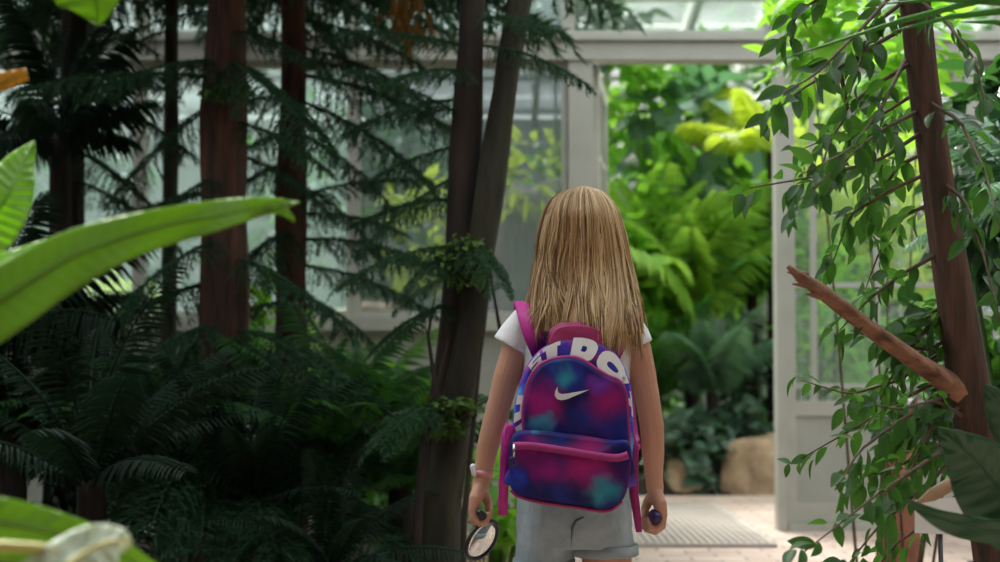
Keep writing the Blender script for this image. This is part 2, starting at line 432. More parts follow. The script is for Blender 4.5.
# ------------------------------------------------------------------ the setting
DP = 8.0                                   # partition plane
mb = MB(); mb.box((-.35, -3.2, -.12), (2.3, 10.0, 0)); struct(mb.build('floor', 'paver', smooth=False))
mb = MB()
r = random.Random(2)
def bed(name, x0, x1, y0, y1, z, amp=.04):
    mb = MB(); nx, ny = 30, 40; vs = []
    for j in range(ny + 1):
        for i in range(nx + 1):
            x = x0 + (x1 - x0) * i / nx; y = y0 + (y1 - y0) * j / ny
            e = min(i, nx - i, j, ny - j)
            vs.append((x, y, z + amp * noise.noise((x * 2.3, y * 2.3, z)) if e else -.1))
    mb.add(vs, [(j * (nx + 1) + i, j * (nx + 1) + i + 1, (j + 1) * (nx + 1) + i + 1, (j + 1) * (nx + 1) + i) for j in range(ny) for i in range(nx)])
    return struct(mb.build(name, 'soil'))
bed('ground_left', -6.5, -.36, -3.2, 7.93, .05)
bed('ground_right', 1.62, 5.2, -3.2, 6.6, .05)
bed('ground_far', -6.5, 6.5, 10.06, 16.5, .06)
mb = MB(); mb.box((2.31, 6.61, -.12), (6.4, 10.0, -.001)); mb.box((-6.4, 8.12, -.12), (-.36, 10.04, -.001)); struct(mb.build('floor', 'paver', smooth=False))

# partition between the two glasshouse rooms
def zc(y, d=DP): return P(0, y, d).z
def xc(x, d=DP): return P(x, 0, d).x
sill = zc(318)
beam_lo, beam_hi = zc(62), zc(38)
top_z = 4.2
mb = MB(); mb.box((-6.4, DP - .05, 0), (xc(568), DP + .06, sill - .06)); wall = struct(mb.build('wall_back', 'panel', smooth=False))
mb = MB(); mb.box((-6.4, DP - .10, sill - .06), (xc(568), DP + .10, sill)); struct(mb.build('trim_1', 'frame', smooth=False))
mb = MB(); mb.box((-6.4, DP - .07, beam_lo), (6.4, DP + .07, beam_hi - .02)); mb.box((-6.4, DP - .09, beam_hi - .025), (6.4, DP + .09, beam_hi)); struct(mb.build('trim_2', 'frame', smooth=False))
mb = MB(); mb.box((-6.4, DP - .06, top_z), (6.4, DP + .06, top_z + .12)); struct(mb.build('trim_3', 'frame', smooth=False))
tn = 4
for px0, px1, z0, z1 in ((568, 592, 0, beam_lo), (773, 782, 0, beam_lo), (770, 783, beam_hi, top_z)):
    mb = MB(); mb.box((xc(px0), DP - .055, z0), (xc(px1), DP + .058, z1)); struct(mb.build('trim_%d' % tn, 'frame', smooth=False)); tn += 1
wn = 1
def window(x0, x1, z0, z1, glass, muntx=(), muntz=(), fw=.03):
    global wn
    t = struct(bpy.data.objects.new('window_%d' % wn, None)); COL.objects.link(t); t.location = (x0, DP, z0); wn += 1
    mb = MB()
    mb.box((x0, DP - .025, z0), (x0 + fw, DP + .025, z1)); mb.box((x1 - fw, DP - .025, z0), (x1, DP + .025, z1))
    mb.box((x0 + fw, DP - .025, z0), (x1 - fw, DP + .025, z0 + fw)); mb.box((x0 + fw, DP - .025, z1 - fw), (x1 - fw, DP + .025, z1))
    part('window_frame', mb, 'frame', t, False)
    if muntx or muntz:
        mb = MB()
        for x in muntx: mb.box((x - .011, DP - .02, z0 + fw), (x + .011, DP + .02, z1 - fw))
        for z in muntz: mb.box((x0 + fw, DP - .017, z - .011), (x1 - fw, DP + .017, z + .011))
        part('glazing_bar', mb, 'frame', t, False)
    mb = MB(); mb.box((x0 + fw * .6, DP - .003, z0 + fw * .6), (x1 - fw * .6, DP + .003, z1 - fw * .6)); part('pane', mb, glass, t, False)
xs = [-6.4, xc(-520), xc(-300), xc(-80), xc(142), xc(355), xc(568)]
for i in range(6):
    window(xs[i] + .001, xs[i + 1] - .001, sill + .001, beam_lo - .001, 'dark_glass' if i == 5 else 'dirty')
    window(xs[i] + .001, xs[i + 1] - .001, beam_hi + .001, top_z - .001, 'dirty')
window(xc(568) + .001, xc(770) - .001, beam_hi + .001, top_z - .001, 'glass')
window(xc(783) + .001, xc(1000), beam_hi + .001, top_z - .001, 'glass')
window(xc(1000) + .002, 6.3, beam_hi + .001, top_z - .001, 'dirty')

# open door leaf at the left of the doorway, hinged on the post, swung away
def leaf_door(name, origin, ang, width, zbot, ztop, zp, muntx, muntz, glass='glass', fw=.075):
    t = struct(bpy.data.objects.new(name, None)); COL.objects.link(t)
    rot = Matrix.Translation(origin) @ Matrix.Rotation(ang, 4, 'Z')
    def bx(mb, lo, hi):
        n = MB().box(lo, hi); v = np.concatenate(n.v); h = np.concatenate([v, np.ones((8, 1))], 1) @ np.array(rot).T
        mb.add(h[:, :3], n.f)
    mb = MB(); bx(mb, (0, -.022, zbot), (fw, .022, ztop)); bx(mb, (width - fw, -.022, zbot), (width, .022, ztop))
    bx(mb, (fw, -.022, ztop - fw), (width - fw, .022, ztop)); bx(mb, (fw, -.022, zbot), (width - fw, .022, zbot + .09)); bx(mb, (fw, -.022, zp - .05), (width - fw, .022, zp + .02))
    part('door_frame', mb, 'frame', t, False)
    mb = MB(); bx(mb, (fw, -.012, zbot + .09), (width - fw, .012, zp - .05)); part('door_panel', mb, 'panel', t, False)
    mb = MB()
    for x in muntx: bx(mb, (x - .014, -.016, zp + .02), (x + .014, .016, ztop - fw))
    for z in muntz: bx(mb, (fw, -.014, z - .012), (width - fw, .014, z + .012))
    if mb.n: part('glazing_bar', mb, 'frame', t, False)
    mb = MB(); bx(mb, (fw * .8, -.003, zp + .01), (width - fw * .8, .003, ztop - fw * .8)); part('pane', mb, glass, t, False)
    return t
zp = zc(405)
dw = xc(960) - xc(782)
leaf_door('door_1', Vector((xc(592) + .012, DP + .06, 0)), R(83.5), dw, .02, beam_lo - .02, zp, (dw * .5,), (zc(283), zc(150)))
leaf_door('door_2', Vector((xc(782) + .004, DP, 0)), 0, dw, .04, beam_lo - .01, zp, (xc(810) - xc(782), dw * .51), (zc(285), zc(386)), fw=.045)
mb = MB(); mb.box((xc(783), DP - .06, 0), (xc(960), DP + .06, .038)); struct(mb.build('trim_%d' % tn, 'frame', smooth=False)); tn += 1
mb = MB(); mb.box((xc(960) + .006, DP - .05, 0), (xc(972), DP + .05, beam_lo)); struct(mb.build('trim_%d' % tn, 'frame', smooth=False)); tn += 1
mb = MB(); mb.box((xc(972), DP - .05, 0), (6.4, DP + .06, sill - .06)); struct(mb.build('wall_right_of_door', 'panel', smooth=False))
window(xc(972) + .002, 3.9, sill, beam_lo - .001, 'dirty'); window(3.902, 6.3, sill, beam_lo - .001, 'dirty')

# near room: unseen solid walls, added to cut light from beside and behind
mb = MB(); mb.box((-6.6, -3.4, 0), (-6.5, 8.06, 4.3)); struct(mb.build('unseen_wall_left', 'rock_grey', smooth=False))
mb = MB(); mb.box((5.2, -3.4, 0), (5.3, 7.9, 4.3)); struct(mb.build('unseen_wall_right', 'rock_grey', smooth=False))
mb = MB(); mb.box((-6.5, -3.4, 0), (5.2, -3.3, 4.3)); struct(mb.build('unseen_wall_front', 'rock_grey', smooth=False))
mb = MB(); mb.box((-6.6, -3.4, 4.31), (5.3, .9, 4.4)); struct(mb.build('light_block_ceiling', 'panel', smooth=False))  # opaque ceiling out of view, added to block frontal light on the child
# far room: pitched glass roof on white rafters, far wall
def rafter(y0, y1, z0, z1, x, wd=.06):
    mb.add([(x, y0, z0), (x + wd, y0, z0), (x + wd, y1, z1), (x, y1, z1), (x, y0, z0 - .1), (x + wd, y0, z0 - .1), (x + wd, y1, z1 - .1), (x, y1, z1 - .1)],
           [(0, 1, 2, 3), (7, 6, 5, 4), (0, 4, 5, 1), (1, 5, 6, 2), (2, 6, 7, 3), (3, 7, 4, 0)])
mb = MB()
for i in range(22): rafter(8.07, 16.5, 4.32, 3.1, -6.3 + i * .6)
for j in range(8):
    y = 8.9 + j; z = 4.32 - (y - 8.07) * 1.22 / 8.43; mb.box((-6.4, y, z - .09), (6.4, y + .04, z - .04))
struct(mb.build('trim_%d' % tn, 'frame', smooth=False)); tn += 1
mb = MB(); mb.add([(-6.5, 8.07, 4.34), (6.5, 8.07, 4.34), (6.5, 16.5, 3.12), (-6.5, 16.5, 3.12)], [(0, 1, 2, 3)]); struct(mb.build('ceiling', 'roof_glass', smooth=False))
mb = MB(); mb.box((-6.5, 16.4, 0), (6.5, 16.49, 3.118)); struct(mb.build('wall_far', 'panel', smooth=False))

# ribbed grate let into the path
t = thing('floor_grate', 'pale ribbed grating let into the path in the doorway', 'grate', (.95, 8.3, .002))
gx0, gx1, gy0, gy1 = .60, 1.15, 7.30, 9.35
mb = MB(); mb.box((gx0, gy0, .001), (gx1, gy1, .006)); part('grate_bed', mb, 'grate_base', t, False)
mb = MB()
for a in ((gx0 - .03, gy0 - .03, gx0, gy1 + .03), (gx1, gy0 - .03, gx1 + .03, gy1 + .03), (gx0, gy0 - .03, gx1, gy0), (gx0, gy1, gx1, gy1 + .03)): mb.box((a[0], a[1], .001), (a[2], a[3], .016))
part('grate_frame', mb, 'grate', t, False)
for i in range(17):
    x = gx0 + (gx1 - gx0) * (i + .5) / 17
    mb = MB(); mb.box((x - .010, gy0, .004), (x + .010, gy1, .014)); part('bar', mb, 'grate', t, False)


# ------------------------------------------------------------------ the girl
DG = 3.13
def G(px, py, dd=0): return P(px, py, DG + dd)
MPP = DG / FPX
girl = thing('person', 'small child with long loose blond hair walking away, white top and pale denim shorts', 'person', (G(577, 500).x, DG, 0))
skin = MB()
# torso and neck
def ell(px, py, hw, dp, dd=0): return (G(px, py, dd), hw * MPP, dp)
skin.rings([ell(576, 545, 50, .07), ell(576, 500, 50, .078), ell(576, 450, 45, .07), ell(577, 400, 46, .072), ell(577, 345, 52, .068), ell(577, 325, 46, .052), ell(578, 313, 24, .036), ell(579, 290, 17, .032)][::-1])
# head
hc = G(581, 246, .012)
skin.sphere(hc + Vector((0, 0, .016)), (.066, .080, .084), 14); skin.sphere(hc + Vector((0, .02, -.045)), (.052, .055, .055), 12)
skin.tube([hc + Vector((0, .085, .01)), hc + Vector((0, .098, -.016)), hc + Vector((0, .088, -.022))], [.005, .010, .007], 8, True)
for sx in (-1, 1):
    skin.tube([hc + Vector((sx * .066, .004, .012)), hc + Vector((sx * .074, -.004, .0)), hc + Vector((sx * .067, .004, -.02))], [.008, .012, .007], 8, True, .6)
    skin.sphere(hc + Vector((sx * .034, .062, -.026)), .022, 8)
# legs
for a, b, c, e in (((545, 520), (545, 655), (546, 775), -1), ((607, 520), (607, 655), (606, 775), 1)):
    skin.tube([G(*a), G(b[0], 600), G(*b, .01), G(b[0], 700, -.012), G(*c)], [.046, .045, .036, .037, .024], 16, True)
# arms
LA = [G(527, 326), G(516, 350, 0), G(507, 376, .0), G(500, 402, .005), G(494, 425, .012), G(487, 450, .02), G(483, 474, .022), G(481, 484, .022)]
skin.tube(LA, [.030, .027, .0245, .0225, .0225, .020, .0165, .0165], 16, True)
RA = [G(627, 328), G(637, 350), G(643, 376), G(648, 402), G(652, 426, .008), G(653, 452, .018), G(654, 478, .022), G(655, 488, .022)]
skin.tube(RA, [.030, .027, .0245, .0225, .0225, .021, .0165, .0165], 16, True)
# hands: palm to the thigh, fingers curled under and up; little finger nearest the camera
def hand(w, s, spread):
    """w: wrist point, s: +1 when the palm faces the photo's right"""
    def q(x, y, z): return w + Vector((s * x, y, z)) 
    # back of the hand and palm, flattened in x
    for k in range(4):
        yy = -.022 + k * .0148
        skin.tube([q(.001, .006 + yy * .35, .002), q(-.008, yy * .85, -.026), q(-.0125, yy, -.046)], [.0125, .0125, .0086], 12, True)
        b = (0, .005, .0075, .005)[k] * spread; o_ = (0, .0012, .002, .001)[k]; e = (.0, .001, .003, .006)[k] * spread
        skin.tube([q(-.0125, yy, -.046), q(-.0115 - o_, yy - .001, -.061 - b), q(-.001, yy - .001, -.070 - b), q(.011 + e, yy, -.066 - b), q(.0145 + e, yy + .001, -.054 - b * .8)],
                  [.0080, .0074, .0070, .0066, .0055], 12, True)
    # thumb leaves the far side of the palm near its base
    skin.tube([q(.000, .022, -.012), q(.010, .032, -.026), q(.016, .030, -.040), q(.017, .018, -.052)], [.0115, .0098, .0084, .0066], 12, True)
WL = G(480, 484, .022); WR = G(655, 489, .022)
hand(WL, 1, .8); hand(WR, -1, 1.25)
body = part('body', skin, 'skin', girl)
m_ = body.modifiers.new('join', 'REMESH'); m_.mode = 'VOXEL'; m_.voxel_size = .0019; m_.use_smooth_shade = True
m_ = body.modifiers.new('soft', 'SMOOTH'); m_.factor = .5; m_.iterations = 2
# face
for sx in (-1, 1):
    e = part('eye', MB().sphere(hc + Vector((sx * .030, .073, .004)), (.013, .009, .009), 8), 'eye', girl)
    part('iris', MB().sphere(hc + Vector((sx * .030, .0795, .004)), (.006, .004, .006), 6), 'iris', e)
part('mouth', MB().tube([hc + Vector((-.018, .070, -.052)), hc + Vector((0, .077, -.055)), hc + Vector((.018, .070, -.052))], [.003, .005, .003], 8, True), 'lip', girl)
# shirt
sh = MB()
sh.rings([ell(576, 512, 54, .086), ell(576, 470, 52, .082), ell(576, 400, 52, .080), ell(577, 350, 56, .076), ell(577, 328, 53, .062), ell(577, 318, 40, .050), ell(578, 313, 26, .042)][::-1])
sh.tube([G(540, 324), G(525, 323), G(518, 334), G(511, 347)], [.033, .033, .034, .037], 18)
sh.tube([G(613, 326), G(627, 325), G(631, 336), G(635, 347)], [.033, .033, .034, .035], 18)
o = part('shirt', sh, 'shirt', girl)
m_ = o.modifiers.new('join', 'REMESH'); m_.mode = 'VOXEL'; m_.voxel_size = .004; m_.use_smooth_shade = True
m_ = o.modifiers.new('soft', 'SMOOTH'); m_.factor = .5; m_.iterations = 3
# shorts
sh = MB()
sh.rings([ell(574, 545, 57, .082), ell(574, 525, 58, .093), ell(574, 500, 57, .094), ell(575, 486, 54, .088)][::-1])
sh.rings([ell(544, 568, 29, .066), ell(545, 545, 29, .074), ell(548, 520, 30, .080)][::-1])
sh.rings([ell(604, 554, 32, .067), ell(603, 535, 30, .074), ell(600, 515, 29, .080)][::-1])
o = part('shorts', sh, 'denim', girl)
m_ = o.modifiers.new('join', 'REMESH'); m_.mode = 'VOXEL'; m_.voxel_size = .004; m_.use_smooth_shade = True
m_ = o.modifiers.new('soft', 'SMOOTH'); m_.factor = .5; m_.iterations = 2
sho = o
for px, py, hw, dp, slope in ((544, 564, 30.5, .0695, 0), (604, 549, 33.5, .0705, 0)):
    c = MB(); c.rings([ell(px, py - 5, hw - .7, dp - .001), ell(px, py - 5.5, hw + .3, dp + .001), ell(px, py + 5, hw + 1.3, dp + .002), ell(px, py + 6, hw, dp - .001)][::-1], 36)
    part('cuff', c, 'denim', sho)
c = MB(); c.tube([G(584, 517, -.094), G(576, 521, -.094), G(572.5, 528, -.093), G(571.5, 540, -.084), G(571, 548, -.08)], [.0012, .0024, .0026, .0026, .002], 6); part('seam', c, 'denim_dark', sho)
# shoes
for px in (546, 606):
    x = G(px, 700).x
    part('shoe', MB().tube([(x, DG - .045, .03), (x, DG, .034), (x, DG + .06, .028), (x, DG + .10, .024)], [.028, .033, .032, .022], 14, True), 'shoe', girl)
# wrist bands
wl = G(483.5, 473, .022)
part('wristband', MB().tube([wl + Vector((-.002, 0, -.005)), wl + Vector((0, 0, .005))], [.0195, .0195], 20), 'band_pink', girl)['label'] = 'pink wristband'
part('wristband', MB().tube([wl + Vector((-.016, -.009, .0)), wl + Vector((-.019, -.010, .012))], [.006, .006], 10, True), 'band', girl)['label'] = 'white watch on the wrist'
# hair
ROW = [(187, 578, 588), (189, 568, 597), (193, 559, 604), (200, 551, 611), (213, 544, 618), (235, 539, 624), (262, 536, 629), (290, 532, 635), (312, 528, 640), (332, 526, 642), (352, 530, 641), (372, 540, 638)]
def hrow(y):
    for a, b in zip(ROW, ROW[1:]):
        if y <= b[0]:
            t = max(0, (y - a[0]) / (b[0] - a[0])); return a[1] + (b[1] - a[1]) * t, a[2] + (b[2] - a[2]) * t
    return ROW[-1][1:]
def hdep(y): return (.030 + .066 * min(1, ((y - 187) / 30) ** .5)) if y < 217 else (.096 if y < 262 else .096 - .030 * min(1, (y - 262) / 70))
def hoff(y): return .012 if y < 290 else .012 - .055 * min(1, (y - 290) / 45)
def sm(a, b, x):
    t = min(1, max(0, (x - a) / (b - a))); return t * t * (3 - 2 * t)
def hpt(y, phi, s=1.0):
    l, r_ = hrow(y); cx = (l + r_) / 2; hw = (r_ - l) / 2
    p = G(cx + hw * s * math.sin(phi), y, 0); back = max(0, math.cos(phi))
    d = .030 + .066 * min(1, max(0, (y - 187) / 30) ** .5) - .022 * sm(235, 300, y)
    p.y = DG + .012 - d * s * math.cos(phi) - .078 * sm(250, 340, y) * back ** .5
    return p
hr = MB(); r = random.Random(11)
ys = [187 + 145 * (i / 20) ** 1.25 for i in range(21)]
k = 40
vs = []; fs = []
for y in ys:
    for j in range(k):
        phi = -R(118) + R(236) * j / (k - 1); vs.append(hpt(y, phi, .93))
for i in range(len(ys) - 1):
    for j in range(k - 1): fs.append((i * k + j, i * k + j + 1, (i + 1) * k + j + 1, (i + 1) * k + j))
hr.add([tuple(v) for v in vs], fs)
CL = []
for i in range(150):
    phi = r.uniform(-R(128), R(128)); mid_ = math.exp(-((phi + .05) / .42) ** 2)
    end = (r.uniform(322, 350) if r.random() < .75 else r.uniform(285, 335)) - 17 * mid_ + (8 if phi > .3 else 0)
    CL.append((phi, end, r.gauss(0, .16), r.uniform(.5, 1.3), r.uniform(1.0, 5.5), r.uniform(0, 6.3), r.uniform(.90, 1.05)))
for i in range(2500):
    phi, end, dphi, fr_, am, o_, s = CL[i % 150]
    off = r.gauss(0, .075); st = 187 if r.random() < .7 else r.uniform(190, 240); e_ = end + r.uniform(-12, 5); rs = r.uniform(-.035, .02); w_ = r.uniform(.0010, .0018); fl = r.random() < .12; fx = r.uniform(-5, 5) if fl else 0
    pts = []; n = 15
    for j in range(n):
        t = j / (n - 1); y = st + (e_ - st) * t ** 1.2
        p = hpt(y, phi + dphi * t * t + off * (1.15 - .75 * sm(.35, 1, t)), s + rs * (1 - .5 * t))
        k_ = am * sm(.25, .9, t) * MPP
        p.x += math.sin(o_ + t * 8 * fr_) * k_ + fx * t * t * MPP; p.y += math.cos(o_ + t * 6 * fr_) * k_ * .8
        pts.append(p)
    hr.tube(pts, [.0009] + [w_] * (n - 3) + [w_ * .7, .0003], 3)
for i in range(90):            # loose locks falling over the shoulders
    sg = -1 if r.random() < .6 else 1
    phi = sg * r.uniform(R(45), R(88)); pts = []
    ex = r.uniform(-22, 6) if sg < 0 else r.uniform(-6, 8); o_ = r.uniform(0, 6.3); end = r.uniform(318, 342)
    for j in range(11):
        t = j / 10; y = 285 + (end - 285) * t; p = hpt(y, phi, 1.0)
        p.x += (ex * t * t * .5 + 2 * math.sin(o_ + 5 * t)) * MPP; p.y += -.01 * t
        pts.append(p)
    hr.tube(pts, [.0011] * 9 + [.0008, .0003], 3)
part('hair', hr, 'hair', girl)

# ------------------------------------------------------------------ the backpack
DB = 2.985                                   # plane of the main compartment's face
bag = thing('backpack', "child's purple and blue tie-dyed backpack with white lettering, worn on the back", 'backpack', P(571, 495, DB + .03))
O1 = [(513, 488), (511, 462), (511.5, 436), (514, 410), (519, 386), (526, 367), (538, 351.5), (553, 341.5), (570, 337), (588, 338), (603, 343.5), (615, 352.5), (624.5, 367), (630.5, 386), (633.5, 410), (633.5, 440), (631, 470), (628, 488)]
O2 = [(527, 445), (524, 425), (524, 408), (526.5, 391), (531.5, 376.5), (541.5, 364.5), (555, 359), (570, 357.5), (583, 361), (596, 369.5), (608, 376.5), (619, 381.5), (625, 392), (627, 408), (628, 425), (628.5, 445)]
O3 = [(509, 450), (513.5, 434), (526, 430), (555, 432), (585, 435.5), (612, 440), (626, 440), (631, 449), (630, 475), (624, 498), (610, 508.5), (590, 508), (565, 504), (540, 500.5), (518, 495), (510, 484)]
def smooth_poly(pts, n, closed=False):
    """Catmull-Rom resample"""
    P_ = [Vector((a, b)) for a, b in pts]; m = len(P_); out = []
    segs = m if closed else m - 1
    for i in range(segs):
        g = (lambda j: P_[j % m]) if closed else (lambda j: P_[min(max(j, 0), m - 1)])
        p0, p1, p2, p3 = g(i - 1), g(i), g(i + 1), g(i + 2)
        for j in range(n):
            t = j / n
            out.append(.5 * ((2 * p1) + (p2 - p0) * t + (2 * p0 - 5 * p1 + 4 * p2 - p3) * t * t + (3 * p1 - p0 - 3 * p2 + p3) * t ** 3))
    if not closed: out.append(P_[-1])
    return out
def pillow(pts, d_front, d_back, rnd_=.014, puff=.01):
    """padded panel: the outline at d_back, rounded over towards a slightly puffed face at d_front"""
    mb = MB(); poly = smooth_poly(pts, 4, True); n = len(poly)
    c = sum(poly, Vector((0, 0))) / n
    levels = [(1.0, d_back, 0)]
    for a in range(0, 91, 18):
        levels.append((rnd_ * (1 - math.cos(R(a))), None, math.sin(R(a))))
    vs = []; rings_ = []
    def ring(inset, d):
        ids = []
        for p in poly:
            v = p - c; L = v.length; q = c + v * (1 - min(inset * FPX / DB / L, .98)); ids.append(tuple(P(q.x, q.y, d)))
        return ids
    rings_.append(ring(0, d_back))
    for a in range(0, 91, 15):
        rings_.append(ring(rnd_ * (1 - math.cos(R(a))), d_front + puff + rnd_ * (1 - math.sin(R(a)))))
    for f_ in (.8, .6, .4, .2, .05):
        ids = []
        for p in poly:
            v = (p - c); L = v.length; v = v * (1 - rnd_ * FPX / DB / L); q = c + v * f_; ids.append(tuple(P(q.x, q.y, d_front + puff * f_ ** 2.2)))
        rings_.append(ids)
    for rg in rings_: vs += rg
    k = n; m = len(rings_)
    fs = [(i * k + j, i * k + (j + 1) % k, (i + 1) * k + (j + 1) % k, (i + 1) * k + j) for i in range(m - 1) for j in range(k)]
    fs += [tuple(range(k - 1, -1, -1)), tuple((m - 1) * k + j for j in range(k))]
    mb.add(vs, fs); return mb
main = part('main_compartment', pillow(O1 , DB, 3.055, .012, .002), 'dye_blue', bag)
panel_o = O2 + [(628, 480), (527, 476)]
fp = part('front_panel', pillow(panel_o, DB - .034, DB + .004, .010, .012), 'dye', bag)
pk = part('front_pocket', pillow(O3, DB - .070, DB - .0, .014, .014), 'dye', bag)
# piping round the front panel
def pipe(pts, d, rad, k=8): return MB().tube([P(p.x, p.y, d) for p in smooth_poly(pts, 4)], rad, k)
part('piping', pipe(O2, DB - .012, .0040), 'piping', fp)
part('zip', pipe([(513, 446), (530, 446), (560, 450), (590, 455), (615, 458), (628, 455)], DB - .0675, .0068), 'piping', pk)
part('piping', pipe([(511, 490), (520, 497), (545, 503), (575, 507), (607, 511), (622, 501)], DB - .045, .0030), 'maroon', pk)
# zip pull
zpull = MB().tube([P(514, 444, DB - .078), P(514, 452, DB - .080), P(513.5, 457, DB - .080)], [.0022, .0026, .002], 6)
zz = part('zip_pull', zpull, 'metal', pk)
a_ = [P(513.5 + 4 * math.sin(i * .5236), 461.5 + 4.5 * math.cos(i * .5236), DB - .080) for i in range(13)]
part('ring', MB().tube(a_, .0016, 6), 'black', zz)
# lettering between the outline and the panel: u runs along the arch, v outwards
A1 = smooth_poly(O1[1:16], 6); A2 = smooth_poly(O2[:15], 6)
def arc(A, u):
    L = [0]
    for a, b in zip(A, A[1:]): L.append(L[-1] + (b - a).length)
    s = u * L[-1]
    for i in range(len(A) - 1):
        if s <= L[i + 1]: return A[i].lerp(A[i + 1], (s - L[i]) / max(1e-6, L[i + 1] - L[i]))
    return A[-1]
def band(u, v, d):
    p = arc(A2, u).lerp(arc(A1, u), v); return P(p.x, p.y, d)
DL = DB - .0015
def letter(quads):
    """strokes as quads in (u, v), subdivided so that they follow the arch"""
    mb = MB()
    for qi, q in enumerate(quads):
        n = 5; DL = DB - .0015 - .00025 * qi; top, bot = [], []
        vs = []
        for i in range(n + 1):
            for j in range(n + 1):
                s, t = i / n, j / n
                uu = (q[0][0] * (1 - s) + q[1][0] * s) * (1 - t) + (q[3][0] * (1 - s) + q[2][0] * s) * t
                vv = (q[0][1] * (1 - s) + q[1][1] * s) * (1 - t) + (q[3][1] * (1 - s) + q[2][1] * s) * t
                vs.append((uu, vv))
        m = (n + 1) ** 2
        pts = [tuple(band(u, v, DL - .002)) for u, v in vs] + [tuple(band(u, v, DL + .003)) for u, v in vs]
        fs = []
        for i in range(n):
            for j in range(n):
                a, b, c_, d_ = i * (n + 1) + j, (i + 1) * (n + 1) + j, (i + 1) * (n + 1) + j + 1, i * (n + 1) + j + 1
                fs += [(a, d_, c_, b), (a + m, b + m, c_ + m, d_ + m)]
        rim = [i * (n + 1) for i in range(n + 1)] + [n * (n + 1) + j for j in range(1, n + 1)] + [i * (n + 1) + n for i in range(n - 1, -1, -1)] + [j for j in range(n - 1, 0, -1)]
        for a, b in zip(rim, rim[1:] + rim[:1]): fs.append((a, b, b + m, a + m))
        mb.add(pts, fs)
    o = part('letter', mb, 'ink', main, False)
def rect(u0, v0, u1, v1): return ((u0, v0), (u1, v0), (u1, v1), (u0, v1))
LO, HI = .12, .90
def ringl(u0, u1, th_u, th_v, round_left=True):
    qs = []; n = 20; cu, cv = (u0 + u1) / 2, (LO + HI) / 2; ru, rv = (u1 - u0) / 2, (HI - LO) / 2
    def sup(a, sx, sv):
        c, s = math.cos(a), math.sin(a); e = .75
        x = math.copysign(abs(c) ** e, c); y = math.copysign(abs(s) ** e, s)
        if not round_left and x < 0: x = max(-1, x * 1.6); y = math.copysign(min(1, abs(y) * 1.15), y)
        return (cu + x * sx, cv + y * sv)
    for i in range(n):
        a, b = 2 * math.pi * i / n, 2 * math.pi * (i + 1) / n
        qs.append((sup(a, ru - th_u, rv - th_v), sup(a, ru, rv), sup(b, ru, rv), sup(b, ru - th_u, rv - th_v)))
    return qs
def ux(x):
    return min((i / 400 for i in range(401)), key=lambda u: abs((arc(A1, u).x + arc(A2, u).x) / 2 - x))
letter([rect(.078, LO, .110, HI), rect(.030, LO, .078, LO + .28), rect(.030, LO + .28, .055, .60)])                      # J
letter([rect(.130, LO, .165, HI), rect(.195, LO, .230, HI), rect(.165, LO, .195, LO + .28)])                      # U
a, b = ux(530.5), ux(541); c_ = (b - a) * .32
letter([rect(a, HI - .2, b, HI), rect(a, .42, b, .60), rect(a, LO, b, LO + .18), rect(a, .5, a + c_, HI), rect(b - c_, LO, b, .55)])   # S
a, b = ux(546), ux(557)
letter([rect(a, LO - .1, b, HI), rect(a - .012, HI - .22, b + .012, HI)])                                          # T
LO, HI = .03, .97
letter(ringl(ux(571.5), ux(596), .040, .34, False))                                                               # D
letter(ringl(ux(599), ux(624), .042, .34))                                                                        # O
LO, HI = .12, .90
letter([rect(.775, LO, .805, HI)])                                                                                # I
letter([rect(.865, LO, .895, HI), rect(.835, HI - .2, .925, HI)])                                                 # T
# curved tick mark on the front panel
sw = [(557.6, 386.5), (555.2, 391), (554.8, 395.5), (557, 399), (561.5, 400.2), (567, 399.2), (577, 395), (589.5, 389.6), (577, 391.8), (568, 393.4), (562, 394), (559, 393), (557.6, 390.5)]
mb = MB(); n = len(sw)
mb.add([tuple(P(a, b, DB - .0385)) for a, b in sw] + [tuple(P(a, b, DB - .030)) for a, b in sw], [tuple(range(n))] + [(i, i + n, (i + 1) % n + n, (i + 1) % n) for i in range(n)])
part('tick_mark', mb, 'logo', fp, False)
# handle, straps
def ribbon(pts, wid, th, side):
    """flat strap through pts, wid wide along side"""
    mb = MB(); vs = []; n = len(pts)
    for i, p in enumerate(pts):
        t = (Vector(pts[min(i + 1, n - 1)]) - Vector(pts[max(i - 1, 0)])).normalized()
        s = Vector(side); s = (s - t * s.dot(t)).normalized(); nn = t.cross(s); w_ = wid[i] if hasattr(wid, '__len__') else wid
        for a, b in ((-1, -1), (1, -1), (1, 1), (-1, 1)): vs.append(tuple(Vector(p) + s * a * w_ / 2 + nn * b * th / 2))
    fs = [(i * 4 + j, i * 4 + (j + 1) % 4, i * 4 + 4 + (j + 1) % 4, i * 4 + 4 + j) for i in range(n - 1) for j in range(4)] + [(3, 2, 1, 0), tuple((n - 1) * 4 + j for j in range(4))]
    return mb.add(vs, fs)
part('grab_handle', ribbon([P(552, 342, 3.0), P(555, 333, 3.0), P(562, 329, 3.0), P(578, 328, 3.0), P(594, 330, 3.0), P(602, 336, 3.0), P(605, 345, 3.0)], .022, .006, (0, .25, 1)), 'maroon', bag)
part('grab_handle', pillow([(549, 348), (553, 332), (563, 326), (580, 325), (596, 328), (604, 336), (607, 352), (578, 346)], DB + .004, DB + .022, .004, .002), 'maroon', bag)
